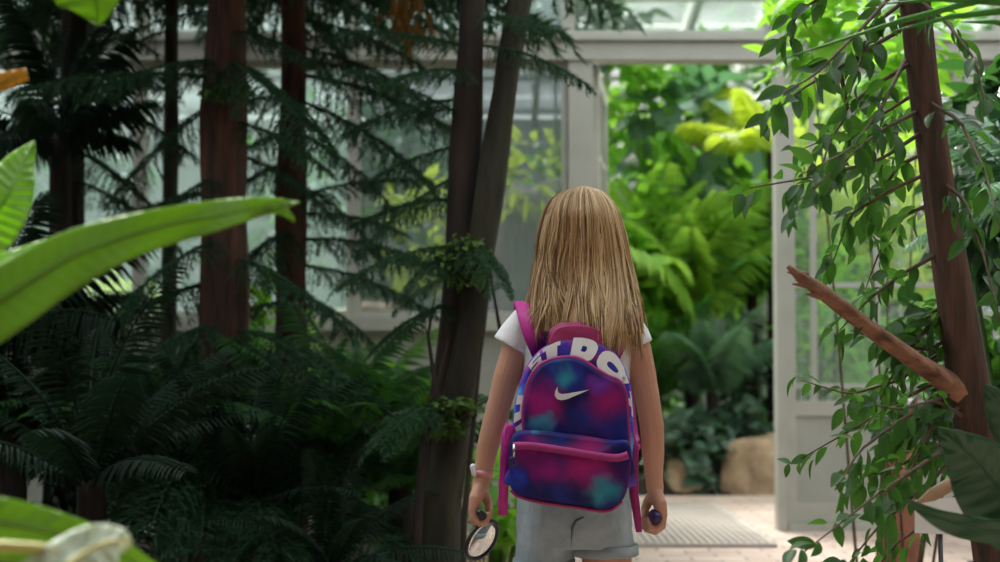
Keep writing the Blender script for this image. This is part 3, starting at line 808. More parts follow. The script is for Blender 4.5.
for pts, m_ in (([(541, 356, -.075), (534, 336, -.088), (529, 318, -.075), (526, 306, -.035), (524, 303, .012), (524, 312, .052), (526, 345, .082), (527, 400, .088), (520, 436, .070), (514, 446, -.01), (513, 448, -.075)], 'magenta'),
               ([(612, 356, -.075), (620, 336, -.088), (625, 320, -.075), (628, 309, -.035), (629, 306, .012), (629, 314, .052), (627, 345, .082), (626, 400, .088), (633, 436, .070), (636, 446, -.01), (634, 448, -.075)], 'magenta')):
    part('shoulder_strap', ribbon([G(*p) for p in pts], [.03, .036, .038, .038, .038, .038, .036, .03, .02, .018, .018], .008, (1, 0, 0)), m_, bag)
part('adjuster_strap', ribbon([G(510, 424, -.10), G(508, 436, -.11), G(506, 455, -.115), G(504, 480, -.11), G(503, 500, -.108), G(503, 515, -.106)], [.016, .024, .020, .017, .017, .017], .004, (1, .3, 0)), 'magenta', bag)
part('adjuster_strap', ribbon([G(630, 434, -.10), G(633, 448, -.11), G(633, 468, -.11), G(634, 495, -.108), G(637, 515, -.106), G(639, 532, -.105)], [.016, .02, .018, .016, .014, .010], .004, (1, -.3, 0)), 'piping', bag)
part('side_loop', pillow([(505, 428), (512, 424), (516, 432), (512, 446), (505, 446)], DB - .01, DB + .02, .004, .002), 'magenta', bag)

# ------------------------------------------------------------------ things held in the hands
mg = thing('magnifying_glass', "round black magnifying glass hanging from the child's left hand", 'magnifying glass', WL + Vector((.004, 0, -.09)))
ctr = P(482, 540, 3.165)
ax = Vector((.26, -.34, .9)).normalized()                     # up the handle
sidev = Vector((.66, .74, .10)); sidev = (sidev - ax * sidev.dot(ax)).normalized()
rad = .0405
ringp = [ctr + (ax * math.cos(i * math.pi / 18) + sidev * math.sin(i * math.pi / 18)) * rad for i in range(37)]
part('rim', MB().tube(ringp, .0040, 8), 'black', mg)
nn = ax.cross(sidev).normalized()
lv = []; k = 32
mb = MB(); vs = []
for s_, prof in ((-1, 0), (1, 0)):
    for q in (1, .8, .55, .3, .04):
        for j in range(k):
            a = 2 * math.pi * j / k
            vs.append(tuple(ctr + (ax * math.cos(a) + sidev * math.sin(a)) * rad * .95 * q + nn * s_ * (.001 + .004 * (1 - q * q))))
fs = []
for b in (0, 5 * k):
    for i in range(4):
        for j in range(k): fs.append((b + i * k + j, b + i * k + (j + 1) % k, b + (i + 1) * k + (j + 1) % k, b + (i + 1) * k + j))
    fs.append(tuple(b + 4 * k + j for j in range(k)))
for j in range(k): fs.append((j, 5 * k + j, 5 * k + (j + 1) % k, (j + 1) % k))
mb.add(vs, fs); part('lens', mb, 'lens', mg)
hb = ctr + ax * rad
butt = WL + Vector((.001, -.036, -.050))
part('handle', MB().tube([hb, hb.lerp(butt, .15), hb.lerp(butt, .3), hb.lerp(butt, .8), butt], [.004, .005, .0078, .0085, .0075], 12, True), 'black', mg)
ball = MB().sphere(WR + Vector((-.0005, -.014, -.050)), (.0150, .024, .0150), 14)
t = tag(ball.build('toy', 'purple', None, True, WR + Vector((-.0005, -.014, -.050))), "small dark purple toy clutched in the child's right hand", 'toy')



# ------------------------------------------------------------------ the far room's planting
shrub('bushy_shrub', 'low dark shrub with pale rounded leaves left of the tan boulder', 'shrub', (655, 412, 722, 492), 10.35, 420, .12, 'round', 'leaf_grey', .3, seed=1, clumps=16)
shrub('bushy_shrub', 'small round-leaved shrub hanging over the top of the tan boulder', 'shrub', (708, 410, 772, 462), 10.45, 320, .11, 'round', 'leaf_grey', .25, seed=2, base_y=470)
def rock(name, label, box, d, m, seed, dy=.22):
    x0, y0, x1, y1 = box; c = P((x0 + x1) / 2, (y0 + y1) / 2, d)
    rx = (x1 - x0) / 2 * d / FPX; rz = (y1 - y0) / 2 * d / FPX
    mb = MB(); mb.sphere((0, 0, 0), 1, 18); v = mb.v[0]; out = []
    for a in v:
        a = Vector(a); e = .62
        b = Vector([math.copysign(abs(q) ** e, q) for q in a]); b = b / max(1, b.length / 1.15)
        k = 1 + .22 * noise.noise(a * 1.6 + Vector((seed * 3.1, 0, 0))) + .10 * noise.noise(a * 4 + Vector((0, seed, 0)))
        out.append((b.x * k * rx, b.y * k * dy, b.z * k * rz))
    mb.v = [np.array(out)]
    o = mb.build(name, m); o.location = (c.x, d, max(c.z, rz * .75)); return tag(o, label, 'rock')
rock('boulder', 'large tan boulder edging the far bed beside the door post', (712, 450, 800, 512), 10.3, 'rock', 1)
rock('boulder', 'smaller brown boulder edging the far bed near the child\'s hand', (662, 470, 714, 508), 10.35, 'rock', 2)

def frond_plant(name, label, cat, px, py_base, d, n, L, key, el=(20, 75), seed=1, az=(0, 360), z=None, stem=None, group=None):
    r = random.Random(seed); b = P(px, py_base, d)
    if z is not None: b.z = z
    t = thing(name, label, cat, (b.x, d, max(b.z, .03)), group)
    for i in range(n):
        a = R(az[0] + (az[1] - az[0]) * (i + r.uniform(0, .8)) / n); e = R(r.uniform(*el)); l = L * r.uniform(.75, 1.15)
        m = Matrix.Translation((0, 0, .02)) @ Matrix.Rotation(a, 4, 'Z') @ Matrix.Rotation(-e, 4, 'Y') @ Matrix.Rotation(r.uniform(-.25, .25), 4, 'X') @ Matrix.Scale(l, 4)
        inst(FR[key], 'frond', t, m)
    mb = MB(); h = stem or .10
    mb.tube([Vector((0, 0, .05)), Vector((.01, 0, -h * .5)), Vector((0, 0, -h))], [.035, .045, .05], 8)
    mb.build('crown', 'green_stem' if not stem else 'bark_dark', t)
    return t
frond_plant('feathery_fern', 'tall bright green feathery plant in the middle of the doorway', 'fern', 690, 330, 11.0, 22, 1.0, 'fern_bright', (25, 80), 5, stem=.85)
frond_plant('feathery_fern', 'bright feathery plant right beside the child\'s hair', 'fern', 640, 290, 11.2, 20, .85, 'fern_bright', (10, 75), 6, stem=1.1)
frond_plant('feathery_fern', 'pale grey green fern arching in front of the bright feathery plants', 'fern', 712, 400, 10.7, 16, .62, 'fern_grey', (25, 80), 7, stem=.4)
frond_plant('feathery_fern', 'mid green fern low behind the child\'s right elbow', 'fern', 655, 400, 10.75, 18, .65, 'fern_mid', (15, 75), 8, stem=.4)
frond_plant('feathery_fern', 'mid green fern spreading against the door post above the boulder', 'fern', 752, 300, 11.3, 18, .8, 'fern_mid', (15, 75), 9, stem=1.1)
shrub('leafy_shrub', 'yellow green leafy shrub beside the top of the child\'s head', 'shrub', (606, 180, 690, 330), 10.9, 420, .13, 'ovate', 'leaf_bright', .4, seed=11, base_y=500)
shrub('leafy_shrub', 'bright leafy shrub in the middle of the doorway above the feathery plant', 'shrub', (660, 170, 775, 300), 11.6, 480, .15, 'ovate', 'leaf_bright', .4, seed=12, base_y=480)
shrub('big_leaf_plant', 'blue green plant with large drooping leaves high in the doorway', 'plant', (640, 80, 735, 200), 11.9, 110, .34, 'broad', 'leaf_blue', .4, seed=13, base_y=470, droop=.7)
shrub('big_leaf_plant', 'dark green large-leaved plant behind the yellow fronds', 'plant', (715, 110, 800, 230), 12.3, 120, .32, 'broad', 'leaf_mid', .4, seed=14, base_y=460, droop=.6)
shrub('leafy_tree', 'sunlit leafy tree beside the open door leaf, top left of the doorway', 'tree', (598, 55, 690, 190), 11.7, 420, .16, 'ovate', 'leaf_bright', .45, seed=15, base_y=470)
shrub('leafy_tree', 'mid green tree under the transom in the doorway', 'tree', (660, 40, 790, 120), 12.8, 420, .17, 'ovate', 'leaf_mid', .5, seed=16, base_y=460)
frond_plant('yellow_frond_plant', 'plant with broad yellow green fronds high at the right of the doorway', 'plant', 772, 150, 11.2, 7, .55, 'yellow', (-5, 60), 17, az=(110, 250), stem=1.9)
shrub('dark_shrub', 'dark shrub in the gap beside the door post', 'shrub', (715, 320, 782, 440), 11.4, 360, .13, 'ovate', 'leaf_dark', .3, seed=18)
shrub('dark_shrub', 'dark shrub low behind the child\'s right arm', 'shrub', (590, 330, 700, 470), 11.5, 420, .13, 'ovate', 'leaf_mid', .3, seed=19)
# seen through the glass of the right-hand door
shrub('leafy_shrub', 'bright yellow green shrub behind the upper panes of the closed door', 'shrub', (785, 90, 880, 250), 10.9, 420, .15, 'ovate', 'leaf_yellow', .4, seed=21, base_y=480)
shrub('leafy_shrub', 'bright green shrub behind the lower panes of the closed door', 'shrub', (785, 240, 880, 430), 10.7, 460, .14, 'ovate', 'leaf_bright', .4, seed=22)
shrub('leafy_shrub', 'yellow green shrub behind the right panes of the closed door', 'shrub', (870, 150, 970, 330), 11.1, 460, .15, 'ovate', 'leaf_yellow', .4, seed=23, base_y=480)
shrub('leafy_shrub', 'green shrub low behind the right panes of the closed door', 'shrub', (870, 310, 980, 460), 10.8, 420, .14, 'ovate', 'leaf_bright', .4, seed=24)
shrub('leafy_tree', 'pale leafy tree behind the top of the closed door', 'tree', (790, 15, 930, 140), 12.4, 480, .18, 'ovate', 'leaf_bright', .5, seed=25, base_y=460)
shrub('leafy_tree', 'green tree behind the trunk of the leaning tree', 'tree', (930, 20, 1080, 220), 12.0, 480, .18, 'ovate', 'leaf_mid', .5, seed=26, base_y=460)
# behind the left-hand glazing
shrub('leafy_tree', 'grey green tree behind the glass above the transom beam', 'tree', (500, -5, 640, 60), 11.5, 560, .15, 'ovate', 'leaf_grey', .5, seed=31, base_y=460)
rock('rock_outcrop', 'grey brown rock outcrop behind the glass left of the child\'s head', (490, 185, 610, 505), 10.8, 'rock_grey', 7, .5)
rock('rock_outcrop', 'low pinkish brown rock behind the glass between the conifers', (325, 298, 415, 505), 10.3, 'rock', 8, .3)
shrub('leafy_shrub', 'yellow green shrub behind the glass between conifer and twin trunk', 'shrub', (385, 185, 460, 285), 9.2, 200, .12, 'ovate', 'leaf_yellow', .3, seed=32)
shrub('leafy_shrub', 'thin yellow green shrub behind the glass left of the door post', 'shrub', (500, 130, 570, 230), 10.2, 110, .13, 'lance', 'leaf_yellow', .2, seed=33, base_y=480)
shrub('leafy_shrub', 'bright shrub behind the glass below the long strap leaf', 'shrub', (50, 275, 170, 350), 9.2, 260, .14, 'ovate', 'leaf_yellow', .3, seed=34)
shrub('leafy_tree', 'blue grey tree far behind the glass between the conifers', 'tree', (300, 60, 480, 260), 13.2, 420, .2, 'ovate', 'leaf_blue', .6, seed=35, base_y=460)
shrub('leafy_tree', 'grey green tree far behind the glass at the left', 'tree', (20, 150, 190, 300), 13.4, 260, .2, 'ovate', 'leaf_blue', .6, seed=36, base_y=460)
# tall hedge trees along the far wall
for i, (x, lab, key) in enumerate(((-3.6, 'tall dark hedge tree along the far wall, far left', 'leaf_dark'), (-1.2, 'tall dark hedge tree along the far wall behind the twin trunk', 'leaf_mid'), (1.0, 'tall hedge tree along the far wall behind the doorway', 'leaf_mid'), (2.6, 'tall hedge tree along the far wall behind the closed door', 'leaf_mid'), (4.3, 'tall hedge tree along the far wall at far right', 'leaf_dark'))):
    if i in (0,): continue
    px = 500 + x / 14.6 * FPX; shrub('hedge_tree', lab, 'tree', (px - 150, 130, px + 150, 420), 14.8, 900, .20, 'ovate', key, .5, seed=40 + i, clumps=26)

# ------------------------------------------------------------------ near room, left bed
def trunk(pts, rad, m, parent, k=14, wob=.35, name='trunk'):
    n = 10; P3 = []; rr = []
    for i in range(len(pts) - 1):
        for j in range(n):
            t = j / n; P3.append(Vector(pts[i]).lerp(Vector(pts[i + 1]), t)); rr.append(rad[i] + (rad[i + 1] - rad[i]) * t)
    P3.append(Vector(pts[-1])); rr.append(rad[-1])
    return part(name, MB().tube(P3, rr, k, False, None, wob), m, parent)
def branches(t, lst, d, seed):
    r = random.Random(seed); b = Vector(t.location)
    for i, (sx, sy, ex, ey, dd) in enumerate(lst):
        m = frame_to(P(sx, sy, d), P(ex, ey, d + dd), r.uniform(-.2, .2))
        m.translation -= b; inst(CB[i % 3], 'branch', t, m)
def canopy(t, x, y, z0, z1, n, L, seed):
    r = random.Random(seed); b = Vector(t.location)
    for i in range(n):
        z = z0 + (z1 - z0) * (i + .5) / n; a = i * 2.4 + r.uniform(-.3, .3); l = L * (1 - .45 * (z - z0) / (z1 - z0)) * r.uniform(.8, 1.1)
        s = Vector((x, y, z)); m = frame_to(s, s + Vector((math.cos(a) * l, math.sin(a) * l, -.02 * l)), 0)
        m.translation -= b; inst(CB[i % 3], 'branch', t, m)
def conifer(label, px, d, rad, m, lst, seed, ncan=40, L=1.1, lean=0, zt=4.6):
    x = P(px, 0, d).x
    t = thing('conifer_tree', label, 'tree', (x, d, .02), 'conifers in the left bed' if False else None)
    trunk([(x, d, -.05), (x + lean * .3, d, .5), (x + lean, d, 2), (x + lean * 1.6, d, zt)], [rad * 1.5, rad * 1.1, rad * .95, rad * .35], m, t)
    branches(t, lst, d, seed); canopy(t, x + lean * 1.3, d, 2.3, zt - .3, ncan + 24, L * 1.2, seed)  # crown above the frame, extra branches added to shade the bed
    return t
conifer('thick red brown conifer trunk left of centre with dark drooping branches', 226, 5.2, .066, 'bark',
        [(225, 60, 90, 70, -.3), (225, 100, 110, 175, .2), (225, 30, 330, 50, -.2), (226, 235, 110, 290, -.3), (226, 255, 350, 300, -.3), (226, 320, 90, 370, -.4), (226, 330, 370, 365, -.5), (226, 150, 330, 195, .3), (226, 190, 80, 220, .3),
         (226, 395, 340, 440, -.5), (226, 400, 80, 440, -.3), (226, 430, 190, 500, -.8), (226, 440, 280, 500, -.8), (226, 440, 60, 500, -.6), (226, 450, 380, 500, -.7), (226, 280, 60, 330, .4), (226, 380, 20, 420, .3), (226, 470, 260, 540, -.9), (226, 420, 160, 480, -.9), (226, 360, 130, 420, -.7), (226, 80, 20, 60, -.2), (226, 120, 330, 150, -.2), (226, 10, 120, 20, 0), (226, 60, 320, 110, -.5), (226, 170, 120, 230, -.2)], 51, 46, 1.25)
conifer('slimmer brown conifer trunk behind and right of the thick red brown one', 293, 5.9, .050, 'bark',
        [(292, 75, 485, 112, -.3), (292, 130, 400, 185, -.2), (292, 160, 190, 205, .2), (292, 265, 430, 285, -.2), (292, 200, 420, 160, .1), (292, 330, 420, 395, -.3), (292, 20, 420, 40, -.2), (292, 380, 190, 420, .1), (292, 100, 230, 90, -.3), (292, 300, 200, 320, -.4), (292, 400, 420, 440, -.5), (292, 230, 240, 270, -.5), (292, 420, 340, 470, -.9), (292, 60, 400, 75, 0), (292, 100, 430, 150, -.4), (292, 45, 440, 85, -.1), (292, 180, 390, 240, 0), (292, 215, 400, 215, .2), (292, 240, 440, 240, -.3), (292, 130, 210, 160, -.3), (292, 290, 380, 330, .1)], 52, 40, 1.2)
conifer('thin dark conifer at far left behind the broad ribbed leaf', 74, 6.0, .045, 'bark_dark',
        [(74, 40, -40, 90, -.2), (74, 90, 190, 130, -.2), (74, 180, 180, 225, -.2), (74, 190, -30, 230, 0), (74, 20, 160, 40, 0), (74, 330, 180, 380, -.4), (74, 340, -40, 400, -.3), (74, 400, 190, 450, -.5), (74, 410, -60, 460, -.4), (74, 130, -40, 170, -.3), (74, 270, -40, 310, -.3), (74, 450, 130, 520, -.8), (74, 60, 180, 80, .1), (74, 10, -40, 30, 0), (74, 150, 150, 190, -.3)], 53, 40, 1.3)
conifer('slender dark conifer stem between the far left one and the thick red brown trunk', 172, 6.6, .028, 'bark_dark',
        [(172, 30, 90, 60, 0), (172, 60, 260, 90, 0), (172, 320, 90, 350, 0), (172, 330, 260, 370, 0), (172, 400, 100, 440, 0)], 54, 30, 1.1)

wm = []; r = random.Random(9); q_ = [o for o in COL.objects if o.name.startswith('conifer_tree')][1]
for i in range(46):
    p = P(406 + r.gauss(0, 9), 14 + r.uniform(-22, 26), 5.55 + r.uniform(-.06, .06)); wm.append(leaf_m(p, Vector((r.uniform(-.4, .4), r.uniform(-.4, .2), -1)), r.uniform(.05, .09), r, Vector((0, -1, 0))))
part('withered_frond', MB().tpl(*LT['lance'], wm), 'leaf_withered', q_)['label'] = 'withered orange brown frond'
mm = []
for i in range(260):
    a_ = r.uniform(0, 6.28); k_ = r.random() ** .5; p = P(229 + math.cos(a_) * k_ * 27, 91 + math.sin(a_) * k_ * 6, 5.10 + r.uniform(-.05, .04)); mm.append(leaf_m(p, rdir(r) + Vector((0, -.5, -.2)), r.uniform(.02, .035), r))
part('moss', MB().tpl(*LT['small'], mm), 'moss', [o for o in COL.objects if o.name.startswith('conifer_tree')][0])
# twin dark trunks left of the child
dt = 4.7
t = thing('twin_trunk_tree', 'dark tree with two trunks joined at a mossy base, left of the child', 'tree', (P(452, 0, dt).x, dt, .02))
def pt(x, y, dd=0): return P(x, y, dt + dd)
trunk([pt(430, 660), pt(437, 500), pt(450, 385), pt(458, 290), pt(466, 150), pt(474, -20), pt(482, -260), pt(490, -600)], [.085, .056, .054, .050, .040, .036, .033, .02], 'bark_dark', t)
trunk([pt(440, 660, -.04), pt(443, 500, -.05), pt(460, 385, -.05), pt(475, 290, -.05), pt(490, 190, -.05), pt(508, 70, 0), pt(525, -30, .02), pt(560, -280, .1), pt(590, -600, .2)], [.07, .048, .046, .040, .036, .036, .035, .032, .02], 'bark_moss', t)
for pts, rr in (([(412, 640), (420, 500), (430, 410), (448, 340)], .014), ([(462, 640), (464, 520), (474, 420), (482, 340), (489, 270)], .010), ([(500, 330), (492, 285), (487, 235)], .006), ([(455, 420), (470, 410), (495, 396)], .008), ([(440, 420), (428, 335), (436, 290)], .008)):
    part('root', MB().tube([pt(a, b, -.14) for a, b in pts], [rr * (1 - .8 * i / (len(pts) - 1)) for i in range(len(pts))], 8, True, None, .3), 'bark_dark', t)
mo = MB(); r = random.Random(5); mm = []
for i in range(900):
    c = r.choice([(452, 405, 30, 5), (464, 262, 32, 26), (446, 425, 16, 10)]); a = r.uniform(0, 6.28); q = r.random() ** .5
    p = pt(c[0] + math.cos(a) * q * c[2], c[1] + math.sin(a) * q * c[3], -.12 + r.uniform(-.05, .04))
    mm.append(leaf_m(p, rdir(r) + Vector((0, -.6, -.3)), r.uniform(.015, .035), r))
part('moss', mo.tpl(*LT['small'], mm), 'moss', t)
branches(t, [(475, 45, 590, 62, -.2), (465, 120, 360, 55, -.1), (468, 170, 350, 235, 0), (460, 245, 345, 260, -.3), (462, 250, 410, 275, -.3), (472, 50, 350, 15, 0), (455, 300, 370, 335, -.2), (480, 20, 560, 10, -.3), (465, 235, 500, 265, -.35), (458, 395, 380, 420, -.4), (466, 100, 350, 110, .2), (466, 145, 370, 165, .1), (462, 200, 360, 205, .2), (470, 75, 390, 60, -.3), (460, 270, 390, 300, 0)], dt, 61)
canopy(t, P(470, 0, dt).x, dt, 2.55, 4.4, 40, .9, 62)

# palms, ferns and leafy understory of the left bed
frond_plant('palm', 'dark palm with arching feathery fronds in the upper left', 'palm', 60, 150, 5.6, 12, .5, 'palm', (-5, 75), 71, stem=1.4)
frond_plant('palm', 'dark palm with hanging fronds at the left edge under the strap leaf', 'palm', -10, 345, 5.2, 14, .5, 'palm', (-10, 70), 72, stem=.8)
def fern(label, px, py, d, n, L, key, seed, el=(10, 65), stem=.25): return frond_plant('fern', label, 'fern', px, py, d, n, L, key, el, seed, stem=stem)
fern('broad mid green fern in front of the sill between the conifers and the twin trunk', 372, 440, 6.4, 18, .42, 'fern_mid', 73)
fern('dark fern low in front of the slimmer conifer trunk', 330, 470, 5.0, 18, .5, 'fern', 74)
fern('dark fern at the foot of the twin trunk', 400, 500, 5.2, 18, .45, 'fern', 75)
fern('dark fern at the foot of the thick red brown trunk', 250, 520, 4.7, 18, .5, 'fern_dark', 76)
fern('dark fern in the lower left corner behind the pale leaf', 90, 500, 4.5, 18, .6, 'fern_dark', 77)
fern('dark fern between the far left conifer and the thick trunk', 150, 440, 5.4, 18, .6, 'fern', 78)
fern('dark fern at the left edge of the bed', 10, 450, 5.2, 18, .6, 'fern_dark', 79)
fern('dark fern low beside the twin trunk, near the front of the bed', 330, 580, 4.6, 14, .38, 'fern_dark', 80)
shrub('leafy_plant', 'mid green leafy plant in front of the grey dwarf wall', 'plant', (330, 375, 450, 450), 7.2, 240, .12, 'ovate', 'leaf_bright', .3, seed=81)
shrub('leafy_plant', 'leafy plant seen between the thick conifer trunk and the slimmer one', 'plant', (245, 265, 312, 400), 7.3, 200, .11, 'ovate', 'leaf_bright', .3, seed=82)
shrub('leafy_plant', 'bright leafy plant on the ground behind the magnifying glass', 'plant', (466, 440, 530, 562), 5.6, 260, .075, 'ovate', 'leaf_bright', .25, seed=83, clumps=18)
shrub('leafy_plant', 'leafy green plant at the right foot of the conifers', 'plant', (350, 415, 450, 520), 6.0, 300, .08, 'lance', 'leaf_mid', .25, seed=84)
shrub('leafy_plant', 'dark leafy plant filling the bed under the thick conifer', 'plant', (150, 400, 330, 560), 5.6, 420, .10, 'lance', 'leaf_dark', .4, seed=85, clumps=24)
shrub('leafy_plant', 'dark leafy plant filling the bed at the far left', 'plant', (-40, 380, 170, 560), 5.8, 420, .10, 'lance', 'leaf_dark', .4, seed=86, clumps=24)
for i, (x, y, d, rr) in enumerate(((492, 556, 6.5, 16), (470, 560, 6.3, 16), (512, 548, 6.9, 13))):
    rock('edging_stone', ('pinkish edging stone behind the magnifying glass', 'pinkish edging stone nearest the twin trunk', 'small edging stone beside the shorts hem')[i], (x - rr, y - 8, x + rr, y + 14), d, 'rock', 20 + i, .07)

# ------------------------------------------------------------------ foreground leaves at the left
t = thing('banana_plant', 'banana-like plant at the left edge whose bright leaves cross the foreground', 'plant', (-.80, 1.75, .02))
part('pseudostem', MB().tube([(-.80, 1.75, -.02), (-.79, 1.75, .4), (-.77, 1.75, .8), (-.76, 1.75, 1.05)], [.05, .045, .035, .02], 12), 'green_stem', t)
def blade(ctr, half, m, parent, dep, fold=.25, nx=24, ny=5, wav=.06, up=None, label=None, rib=0, rf=60):
    """one leaf: ctr = midrib points (px, py, d), half = (upper, lower) half widths in px along it"""
    c = [Vector(a) for a in ctr]; n = nx
    def samp(A, t):
        s = t * (len(A) - 1); i = min(int(s), len(A) - 2); f = s - i
        g = lambda j: A[min(max(j, 0), len(A) - 1)]
        p0, p1, p2, p3 = g(i - 1), g(i), g(i + 1), g(i + 2)
        return .5 * ((2 * p1) + (p2 - p0) * f + (2 * p0 - 5 * p1 + 4 * p2 - p3) * f * f + (3 * p1 - p0 - 3 * p2 + p3) * f ** 3)
    H = [Vector((a, b, 0)) for a, b in half]; vs = []; uv = []
    for i in range(n + 1):
        t_ = i / n; p = samp(c, t_); q = samp(c, min(1, t_ + .02)) - samp(c, max(0, t_ - .02)); q.z = 0; q.normalize(); nr = Vector((q.y, -q.x, 0)); h = samp(H, t_)
        for j in range(-ny, ny + 1):
            s = j / ny; hw = (h.x if j < 0 else h.y) * abs(s)
            o = nr * hw * (-1 if j > 0 else 1); pp = p + o
            dd = pp.z + abs(s) * fold * max(h.x, h.y, 1) / FPX * pp.z * (1 if j < 0 else -1) * .6 + wav * .05 * math.sin(t_ * 23 + s * 2) * abs(s) + rib * abs(math.sin(t_ * rf - abs(s) * 3)) * min(1, abs(s) * 4)
            vs.append(tuple(P(pp.x, pp.y, dd))); uv.append((t_ * 3, abs(s)))
    k = 2 * ny + 1
    fs = [(i * k + j, i * k + j + 1, (i + 1) * k + j + 1, (i + 1) * k + j) for i in range(n) for j in range(2 * ny)]
    mb = MB().add(vs, fs); o = part('leaf', mb, m, parent)
    ul = o.data.uv_layers.new(name='UVMap')
    for lp in o.data.loops: ul.data[lp.index].uv = uv[lp.vertex_index]
    so = o.modifiers.new('thick', 'SOLIDIFY'); so.thickness = .0012
    if label: o['label'] = label
    part('midrib', MB().tube([P(*samp(c, i / 20)) for i in range(21)], [.0035 - .003 * i / 20 for i in range(21)], 6), m if m != 'banana_pale' else 'stalk', o)
    return o
blade([(-60, 335, 1.6), (0, 300, 1.62), (70, 258, 1.66), (140, 232, 1.7), (215, 216, 1.74), (262, 207, 1.78), (300, 202, 1.8)], [(36, 40), (33, 36), (27, 30), (20, 22), (16, 15), (10, 9), (.5, .5)], 'banana', t, 0, .25, 150, 6, rib=.0010, rf=90, label='long bright strap-shaped leaf')
blade([(248, 214, 1.775), (268, 208, 1.79), (284, 211, 1.80), (295, 222, 1.81)], [(4, 5), (6, 6), (4, 5), (.5, .5)], 'banana', t, 0, label='curled side tip of the long leaf')
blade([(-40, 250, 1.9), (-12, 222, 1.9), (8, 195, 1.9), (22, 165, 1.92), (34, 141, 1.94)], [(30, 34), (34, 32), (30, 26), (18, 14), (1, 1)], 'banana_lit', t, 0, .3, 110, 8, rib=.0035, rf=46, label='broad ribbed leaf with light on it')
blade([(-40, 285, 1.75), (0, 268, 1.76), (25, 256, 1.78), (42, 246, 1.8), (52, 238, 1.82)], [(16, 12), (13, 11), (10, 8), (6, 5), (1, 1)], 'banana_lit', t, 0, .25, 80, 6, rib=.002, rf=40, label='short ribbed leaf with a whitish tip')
blade([(-60, 520, 1.5), (0, 523, 1.52), (60, 535, 1.56), (120, 556, 1.6), (190, 592, 1.64)], [(26, 40), (26, 40), (22, 34), (16, 20), (1, 1)], 'banana', t, 0, .25, 90, 6, rib=.002, rf=44, label='bright leaf in the lower left corner')
blade([(60, -60, 1.8), (85, -25, 1.8), (96, 0, 1.8), (98, 26, 1.8)], [(40, 40), (42, 40), (26, 34), (1, 1)], 'banana', t, 0, label='bright leaf tip at the top edge')
blade([(20, 600, 1.40), (60, 572, 1.42), (92, 548, 1.44), (118, 540, 1.46), (132, 545, 1.48)], [(26, 30), (30, 34), (24, 28), (14, 22), (1, 1)], 'banana_pale', t, 0, .5, 70, 6, rib=.004, rf=22, label='pale whitish curled leaf')
part('stalk', MB().tube([P(-60, 546, 1.42), P(0, 546, 1.42), P(40, 548, 1.43), P(70, 556, 1.44)], [.005, .005, .0045, .003], 8, True), 'stalk', t)
blade([(-30, 90, 1.9), (0, 82, 1.9), (14, 78, 1.9), (27, 74, 1.9)], [(9, 9), (9, 9), (8, 8), (6, 6)], 'leaf_orange', t, 0, label='withered orange leaf end')

# ------------------------------------------------------------------ right foreground: leaning tree with leafy twigs
df = 2.95
t = thing('leaning_tree', 'leaning brown tree with peeling bark and glossy leaves, right foreground', 'tree', (P(1050, 0, df).x, df, .02))
def pf(x, y, dd=0): return P(x, y, df + dd)
trunk([pf(1062, 850), pf(1026, 700), pf(994, 520), pf(968, 380), pf(943, 230), pf(922, 80), pf(910, -40), pf(890, -240), pf(880, -460)], [.062, .050, .040, .035, .030, .028, .027, .026, .02], 'bark_ficus', t, 18, .3)
# broken branch: splintered end
bb = MB(); bb.tube([pf(978, 402, .0), pf(957, 389, -.016), pf(920, 364, -.05), pf(870, 328, -.09), pf(825, 293, -.12), pf(800, 276, -.13), pf(788, 266, -.135)], [.028, .022, .017, .0155, .014, .010, .004], 12, False, .8, .5)
for (x, y, ex, ey) in ((815, 286, 792, 284), (822, 296, 806, 294), (806, 276, 787, 272)): bb.tube([pf(x, y, -.12), pf((x + ex) / 2, (y + ey) / 2, -.13), pf(ex, ey, -.13)], [.008, .005, .001], 6)
part('broken_branch', bb, 'wood_split', t)['label'] = 'bare broken branch with splintered end'
r = random.Random(21); tw = MB(); lm = []
TW = [[(905, -20), (860, 30), (815, 75), (770, 100)], [(900, 30), (850, 60), (800, 90), (765, 120)], [(915, 60), (860, 95), (830, 140), (815, 190)], [(840, 70), (850, 120), (868, 175), (872, 230)], [(925, 130), (880, 160), (825, 175), (750, 188)], [(920, 110), (880, 130), (840, 165), (800, 200)],
      [(935, 170), (890, 190), (850, 215), (832, 265)], [(940, 200), (905, 215), (880, 250), (865, 290)], [(945, 250), (900, 275), (868, 300), (840, 330)], [(955, 300), (925, 330), (900, 360), (880, 400)], [(960, 340), (900, 380), (850, 395), (800, 380)], [(965, 370), (910, 395), (860, 425), (795, 462)], [(965, 385), (900, 420), (860, 450), (835, 490)],
      [(968, 400), (930, 430), (905, 480), (880, 530)], [(975, 430), (920, 465), (870, 500), (800, 555)], [(975, 440), (920, 490), (875, 530), (840, 575)], [(970, 420), (935, 400), (900, 410), (850, 400)], [(960, 350), (940, 390), (925, 440), (915, 500)], [(910, -30), (850, -20), (800, 10), (780, 50)], [(905, 0), (880, 20), (860, 60), (845, 110)], [(985, 470), (930, 520), (895, 545), (860, 590)], [(905, 60), (880, 110), (850, 150), (800, 175)], [(930, 150), (900, 165), (870, 205), (845, 240)], [(960, 330), (930, 350), (895, 345), (850, 330)], [(960, 390), (930, 410), (890, 440), (860, 480)], [(955, 300), (935, 310), (915, 330), (905, 380)], [(968, 430), (930, 450), (890, 470), (850, 480)], [(920, 90), (890, 110), (860, 125), (800, 150)],
      [(905, -10), (945, 20), (975, 60), (990, 120)], [(925, 100), (960, 120), (985, 170), (1000, 230)], [(940, 180), (965, 200), (985, 260), (1000, 320)]]
